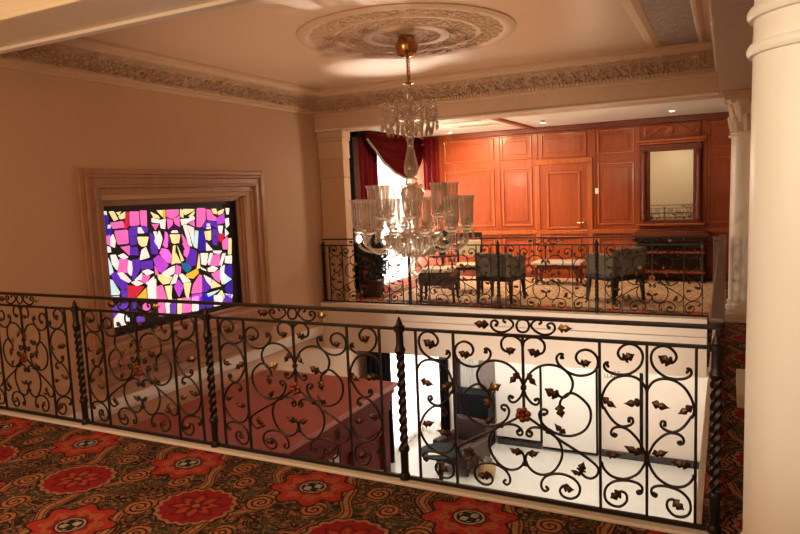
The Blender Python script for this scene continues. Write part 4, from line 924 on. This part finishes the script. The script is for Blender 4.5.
def leafy(mb, c, rx, rz_, n, size, seed):
    r = random.Random(seed)
    for _ in range(n):
        while True:
            p = Vector((r.uniform(-1, 1), r.uniform(-1, 1), r.uniform(-1, 1)))
            if .25 < p.length < 1: break
        q = Vector(c)+Vector((p.x*rx, p.y*rx, p.z*rz_)); d = (p+Vector((r.uniform(-.6, .6), r.uniform(-.6, .6), r.uniform(-.2, .8)))).normalized()
        s = d.cross(Vector((r.uniform(-1, 1), r.uniform(-1, 1), r.uniform(-1, 1)))).normalized(); L_ = size*r.uniform(.7, 1.3); u = d.cross(s)*L_*.12
        a, b, m1, m2, mid = q, q+d*L_, q+d*L_*.5+s*L_*.28, q+d*L_*.5-s*L_*.28, q+d*L_*.5+u
        va, vb, v1, v2, vm = [mb.bm.verts.new(x) for x in (a, b, m1, m2, mid)]
        for f in ((va, v1, vm), (v1, vb, vm), (vb, v2, vm), (v2, va, vm)): mb.bm.faces.new(f)
pl = thing('potted_shrub', 'dark bushy potted shrub behind the far railing beside the bright window', 'plant', (-5.33, 9.62, 0))
MB().lathe([(.14, 0), (.17, .02), (.20, .26), (.215, .28), (.20, .30), (.18, .28), (0, .27)], n=28).build('pot', 'pot', pl)
mb = MB()
for k in range(5): a = k*1.26; mb.tube([(0, 0, .2), (.06*math.cos(a), .06*math.sin(a), .5), (.14*math.cos(a), .14*math.sin(a), .85)], .012, 6)
mb.build('stems', 'pot', pl)
mb = MB(); leafy(mb, (0, 0, .64), .225, .42, 1500, .07, 3); mb.build('foliage', 'leaf', pl)
vs = thing('potted_plant', 'small dark green plant in a pot on the round side table', 'plant', (-4.52, 10.75, .592))
MB().lathe([(.05, 0), (.06, .01), (.075, .10), (.065, .11), (0, .10)], n=20).build('pot', 'pot', vs)
mb = MB(); leafy(mb, (0, 0, .24), .14, .16, 260, .09, 5); mb.build('foliage', 'leaf', vs)
ct = thing('coffee_table', 'low dark coffee table with a pale top in front of the lounge door', 'table', (-2.62, 11.45, 0))
MB().box((-.42, -.24, .37), (.42, .24, .42), .01).build('table_top', 'marble', ct)
MB().box((-.38, -.2, .29), (.38, .2, .37), .006).build('apron', 'wood_dark', ct)
for sx in (-1, 1):
    for sy in (-1, 1): mb = MB(); tapered_leg(mb, sx*.35, sy*.17, 0, .30, .018, .028); mb.build('leg', 'wood_dark', ct)
# console with pier mirror
co = thing('console_cabinet', 'dark carved wooden console with open shelves below the tall mirror', 'cabinet', (-.86, YW, 0))
MB().box((-.60, -.46, .80), (.60, -.06, .85), .012).box((-.57, -.43, .85), (.57, -.06, .875), .008).build('top', 'wood_dark', co)
MB().box((-.56, -.42, .70), (.56, -.07, .80), .006).build('frieze', 'wood_black', co)
for z in (.50, .16): MB().box((-.55, -.43, z), (.55, -.08, z+.03), .006).build('shelf', 'wood', co)
MB().box((-.53, -.12, .1), (.53, -.075, .75)).build('back_panel', 'wood_black', co)
for sx in (-1, 1):
    for y in (-.38, -.13):
        MB().lathe([(.045, 0), (.05, .05), (.03, .08), (.03, .14), (.045, .16), (.045, .20), (.03, .24), (.042, .36), (.028, .47), (.045, .50), (.045, .54), (.03, .58), (.04, .64), (.03, .70)], (sx*.51, y, 0), 14).build('leg', 'wood_black', co)
for x in (-.2, .22): MB().ball((x, -.425, .745), .02, seg=8).build('knob', 'brass', co)
mi = thing('pier_mirror', 'tall mirror in a dark red columned frame above the console', 'mirror', (-.865, YW, 0))
MB().box((-.35, -.055, 1.055), (.35, -.03, 2.245)).build('mirror_glass', 'mirror', mi)
mb = MB(); mb.box((-.48, -.10, 1.06), (-.345, -.025, 2.24), .012); mb.box((.345, -.10, 1.06), (.48, -.025, 2.24), .012); mb.box((-.48, -.105, 2.24), (.48, -.025, 2.36), .012); mb.box((-.48, -.11, 1.0), (.48, -.025, 1.06), .012); mb.build('frame', 'wood_dark', mi)
mb = MB(); mb.box((-.52, -.15, 2.36), (.52, -.025, 2.40), .012); mb.box((-.56, -.19, 2.40), (.56, -.025, 2.45), .015); mb.build('cornice', 'wood_edge', mi)
mb = MB(); mb.box((-.46, -.05, 2.45), (.46, -.025, 2.70), .01); mb.build('pediment_panel', 'wood', mi)
mb = MB()
for sg in (-1, 1):
    P = catmull([(sg*u, -.06, z) for u, z in ((.02, 2.62), (.10, 2.66), (.2, 2.62), (.3, 2.54), (.38, 2.52), (.42, 2.57), (.38, 2.61), (.34, 2.58))], 4); mb.tube(P, .022, 6)
mb.ball((0, -.06, 2.60), .06, (1, .5, 1.2), 10); mb.build('carved_crest', 'wood_edge', mi)
for sx in (-1, 1):
    MB().lathe([(.05, 1.06), (.055, 1.09), (.035, 1.12), (.035, 1.2), (.05, 1.3), (.032, 1.5), (.036, 1.9), (.03, 2.12), (.05, 2.16), (.035, 2.2), (.055, 2.24)], (sx*.435, -.125, 0), 16).build('half_column', 'wood_dark', mi)
MB().box((-.54, -.17, .955), (.54, -.025, 1.0), .012).build('ledge', 'wood_edge', mi)

# ================================================================== LOWER HALL
kx, ky0, ky1, kz = -3.78, 3.75, 7.36, -.71
ki = thing('hall_kiosk', 'dark red wooden kiosk with a terracotta flat top on the lower floor', 'kiosk', (-4.75, 5.6, ZLOW))
K = lambda p: Vector(p)-Vector((-4.75, 5.6, ZLOW))
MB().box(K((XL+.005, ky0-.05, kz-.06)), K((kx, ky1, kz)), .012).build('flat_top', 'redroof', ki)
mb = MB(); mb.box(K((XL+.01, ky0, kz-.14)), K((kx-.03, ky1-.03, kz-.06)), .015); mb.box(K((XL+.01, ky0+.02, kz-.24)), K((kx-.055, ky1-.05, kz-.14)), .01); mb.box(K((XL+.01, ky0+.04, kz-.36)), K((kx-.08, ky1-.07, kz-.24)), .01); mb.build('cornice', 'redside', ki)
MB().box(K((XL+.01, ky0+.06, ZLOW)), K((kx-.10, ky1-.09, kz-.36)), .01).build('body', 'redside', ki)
xs_ = kx-.10
for y0, y1 in ((4.0, 4.75), (4.9, 5.45), (6.25, 7.08)):
    mb = MB()
    for lo, hi in (((xs_, y0, -3.0), (xs_+.03, y0+.06, -1.25)), ((xs_, y1-.06, -3.0), (xs_+.03, y1, -1.25)), ((xs_, y0, -1.31), (xs_+.03, y1, -1.25)), ((xs_, y0, -3.0), (xs_+.03, y1, -2.94))): mb.box(K(lo), K(hi), .008)
    mb.build('panel_moulding', 'redside', ki)
mb = MB(); mb.box(K((xs_, 5.62, -1.58)), K((xs_+.012, 6.02, -1.15))); mb.build('glass_panel', 'paper', ki)
mb = MB()
for lo, hi in (((xs_, 5.56, -1.64), (xs_+.03, 5.62, -1.09)), ((xs_, 6.02, -1.64), (xs_+.03, 6.08, -1.09)), ((xs_, 5.62, -1.15), (xs_+.03, 6.02, -1.09)), ((xs_, 5.62, -1.64), (xs_+.03, 6.02, -1.58))): mb.box(K(lo), K(hi), .006)
mb.build('panel_frame', 'redside', ki)
mb = MB()
for k in range(3):
    P = catmull([(xs_+.02, 5.72+.1*k+.04*math.sin(q*1.3), -1.56+q*.1) for q in range(5)], 4); mb.tube([K(p) for p in P], .012, 6)
mb.build('grille', 'iron', ki)
# far wall of the lower hall: post, cabinet, panels
def lx(x, Y=YW): return x
struct(MB().box((-5.12, YW-.10, ZLOW), (-5.0, YW, -.74), .006).build(trim(), 'fascia'))
mb = MB(); mb.box((-4.98, YW-.06, ZLOW), (-4.90, YW, -.9)); struct(mb.build(trim(), 'wood_black'))
o = folds(-4.88, -4.50, -2.3, -.85, .015, 6, lambda a, d, z: (a, YW-.05+d, z), 'sheer', 'sheer_curtain', thick=.003); tag(o, 'grey-white sheer panel above the black cabinet on the lower floor', 'curtain')
bc = thing('black_cabinet', 'glossy black cabinet on the lower floor left of the white panels', 'cabinet', (-4.52, YW-.28, ZLOW))
MB().box((-.37, -.20, .0), (.37, .2, 1.06), .01).build('body', 'black', bc)
MB().box((-.385, -.22, 1.06), (.385, .2, 1.10), .01).build('top', 'black', bc)
mb = MB(); mb.box((-.35, -.212, .08), (-.01, -.2, 1.0), .004); mb.build('door', 'black', bc)
mb = MB(); mb.box((.01, -.212, .08), (.35, -.2, 1.0), .004); mb.build('door', 'black', bc)
o = MB().box((-4.48, YW-.035, -2.3), (-4.16, YW-.01, -.80), .004).build('wall_panel', 'greypanel'); tag(o, 'grey-brown tall panel above the black cabinet beside the white panels', 'panel')
def wpanel(x0, x1, z0, z1, d, label, edge):
    t = thing('white_screen_panel', label, 'panel', ((x0+x1)/2, YW-d, z0))
    h = (x1-x0)/2
    MB().box((-h, -.02, .03), (h, .02, z1-z0), .004).build('face', 'white', t)
    mb = MB(); mb.box((h-.016, -.028, 0), (h+.016, .024, z1-z0)); mb.box((-h, -.028, 0), (h, .024, .03)); mb.build('dark_edge', 'black', t)
    return t
wpanel(-4.12, -3.21, -3.28, -.86, .06, 'left white wall panel on the lower floor right of the black cabinet', 1)
wpanel(-3.17, -2.14, -3.36, -.86, .10, 'right white wall panel on the lower floor with a thin black edge', 1)
struct(MB().box((-4.1, YW-.12, ZLOW), (-3.2, YW-.09, ZLOW+.11), .004).build('baseboard_far', 'marble_dark'))
struct(MB().box((-2.12, YW-.05, ZLOW), (-.2, YW, ZLOW+.13), .006).build('baseboard_far', 'marble_dark'))
o = MB().box((-.03, -.03, 0), (.03, 0, 1.85), .004).build('pull_bar', 'black', None, (-1.36, YW, ZLOW+.13)); tag(o, 'tall narrow black bar on the beige lower wall', 'bar')
# lettering on the lower wall
sg = thing('wall_lettering', 'small dark lettering in two lines on the beige lower wall', 'sign', (-1.87, YW-.004, -1.76))
for j, (s, z) in enumerate((('CLUNI', .0), ('LLAAA', -.11))):
    cu_ = bpy.data.curves.new('t', 'FONT'); cu_.body = s; cu_.size = .10; cu_.extrude = .003; cu_.align_x = 'CENTER'
    to = bpy.data.objects.new('t', cu_); C.objects.link(to)
    dg = bpy.context.evaluated_depsgraph_get(); me = bpy.data.meshes.new_from_object(to.evaluated_get(dg)); bpy.data.objects.remove(to)
    me.materials.clear(); me.materials.append(MT['print'])
    lo = put('letters', me, sg, (0, 0, z)); lo.rotation_euler.x = PI/2
# seating downstairs
le = thing('leather_armchair', 'brown leather armchair on the lower marble floor by the round table', 'chair', (-4.36, 10.98, ZLOW), math.radians(165))
MB().box((-.36, -.34, .14), (.36, .36, .42), .05, seg=3).build('seat', 'leather', le)
mb = MB(); mb.box((-.38, -.42, .2), (.38, -.24, .84), .06, seg=3, rot=Matrix.Rotation(math.radians(8), 3, 'X')); mb.build('backrest', 'leather', le)
for sx in (-1, 1): mb = MB(); a, b = sorted((sx*.42, sx*.28)); mb.box((a, -.36, .14), (b, .36, .56), .05, seg=3); mb.build('armrest', 'leather', le)
for sx in (-1, 1):
    for sy in (-1, 1): mb = MB(); tapered_leg(mb, sx*.33, sy*.3, 0, .16, .018, .028); mb.build('leg', 'legwood', le)
rt_ = thing('round_table', 'round dark green topped table on the lower floor with a white paper on it', 'table', (-4.36, 9.98, ZLOW))
MB().lathe([(0, .66), (.36, .66), (.375, .675), (.36, .69), (0, .692)], n=40).build('table_top', 'tablegreen', rt_)
MB().lathe([(.22, 0), (.22, .02), (.06, .05), (.035, .1), (.05, .35), (.03, .55), (.10, .66)], n=20).build('pedestal', 'wood_black', rt_)
o = MB().box((-.11, -.075, 0), (.11, .075, .003)).build('paper_sheet', 'paper', None, (-4.40, 9.83, ZLOW+.692), .4); tag(o, 'white sheet of paper lying on the round green table', 'paper')
so = thing('dark_bench', 'dark low bench on the lower floor behind the near post', 'bench', (-4.45, 9.25, ZLOW), math.radians(10))
MB().box((-.45, -.22, .12), (.35, .22, .42), .03).build('seat', 'wood_black', so)
for sx in (-.4, .3):
    for sy in (-.18, .18): mb = MB(); tapered_leg(mb, sx, sy, 0, .13, .02, .03); mb.build('leg', 'legwood', so)
fb_ = thing('woven_basket', 'tan woven basket with a dark lid on the marble floor', 'basket', (-3.80, 10.75, ZLOW))
MB().lathe([(.10, 0), (.15, .06), (.165, .16), (.13, .27), (.10, .30)], n=24, flute=.03, nf=12).build('body', 'plush', fb_)
MB().lathe([(.11, .295), (.11, .32), (.05, .35), (.02, .37), (0, .37)], n=20).build('lid', 'pot', fb_)

# ================================================================== LIGHT
w = bpy.data.worlds.new('world'); bpy.context.scene.world = w; w.use_nodes = True
w.node_tree.nodes['Background'].inputs[0].default_value = (1.0, .63, .35, 1); w.node_tree.nodes['Background'].inputs[1].default_value = .55
def area(loc, size, power, col, rot=(0, 0, 0), sy=None):
    l = bpy.data.lights.new('area_light', 'AREA'); l.energy = power; l.color = col; l.size = size
    if sy: l.shape = 'RECTANGLE'; l.size_y = sy
    o = bpy.data.objects.new('area_light', l); C.objects.link(o); o.location = loc; o.rotation_euler = rot
    return o
def spot(loc, tgt, power, col, ang=70, blend=.6, r=.05):
    l = bpy.data.lights.new('spot_light', 'SPOT'); l.energy = power; l.color = col; l.spot_size = math.radians(ang); l.spot_blend = blend; l.shadow_soft_size = r
    o = bpy.data.objects.new('spot_light', l); C.objects.link(o); o.location = loc; o.rotation_euler = (Vector(tgt)-Vector(loc)).to_track_quat('-Z', 'Y').to_euler()
    return o
def point(loc, power, col, r=.1):
    l = bpy.data.lights.new('point_light', 'POINT'); l.energy = power; l.color = col; l.shadow_soft_size = r
    o = bpy.data.objects.new('point_light', l); C.objects.link(o); o.location = loc
    return o
WARM, WHITE = (1, .70, .40), (1, .98, .94)
# lounge downlights, then added fill points
for x, p in ((-4.35, 260), (-3.6, 95), (-2.9, 24), (-1.65, 9), (-.8, 7)):
    spot((x, 11.0, 2.78), (x, 12.4, 1.35), p, WARM, 120, .9, .12)
spot((-1.65, 10.12, 2.79), (-1.65, 10.0, 0), 60, WARM, 110)
spot((-2.9, 10.6, 2.78), (-2.9, 10.6, 0), 110, WARM, 130)
point((-4.2, 10.2, 1.9), 56, (1, .84, .62), .15); point((-1.8, 9.9, 1.9), 9, (1, .80, .56), .15)  # added fills without fittings, to brighten the lounge and its ceiling
# lower hall ceiling lamps
for x, y, p in ((-2.6, 10.6, 62), (-.9, 10.6, 46), (-4.2, 11.0, 22)):
    point((x, y, -1.0), p, WHITE, .12)
# added fill lights without fittings: atrium, landing, fascia, mirror wall, column
spot((-2.2, 5.2, -3.2), (-3.1, 6.4, 3.3), 560, (1, .70, .42), 56, .9, .2)
area((-3.7, -.8, 2.3), 1.4, 48, (1, .64, .36), (math.radians(80), 0, math.radians(-6)))
spot((-2.2, 5.0, -1.6), (-2.2, 8.8, -.30), 430, (1, .88, .74), 75, .9, .2)
spot((-1.4, -.2, 2.9), (-1.9, -2.0, 1.9), 60, (1, .86, .58), 100, .9, .1)
point((-3.3, .9, 2.1), 46, WARM, .2)
spot((-.9, .3, 2.3), (.35, 2.87, 1.5), 150, (1, .95, .86), 50, .7, .25)
# added upward spots, no fitting there, making the white ceiling patches
spot((-2.9, 8.2, -3.0), (-3.95, 7.62, 3.3), 1900, (.95, .96, 1), 14, .95)
spot((-2.6, 7.9, -3.0), (-2.85, 4.72, 3.3), 1200, (.95, .96, 1), 12, .95)

s = bpy.context.scene
s.view_settings.view_transform = 'Standard'; s.view_settings.look = 'None'; s.view_settings.exposure = .2; s.view_settings.gamma = 1; s.view_settings.use_curve_mapping = False
s.cycles.use_denoising = True; s.cycles.max_bounces = 8; s.cycles.transparent_max_bounces = 24; s.cycles.sample_clamp_indirect = 4
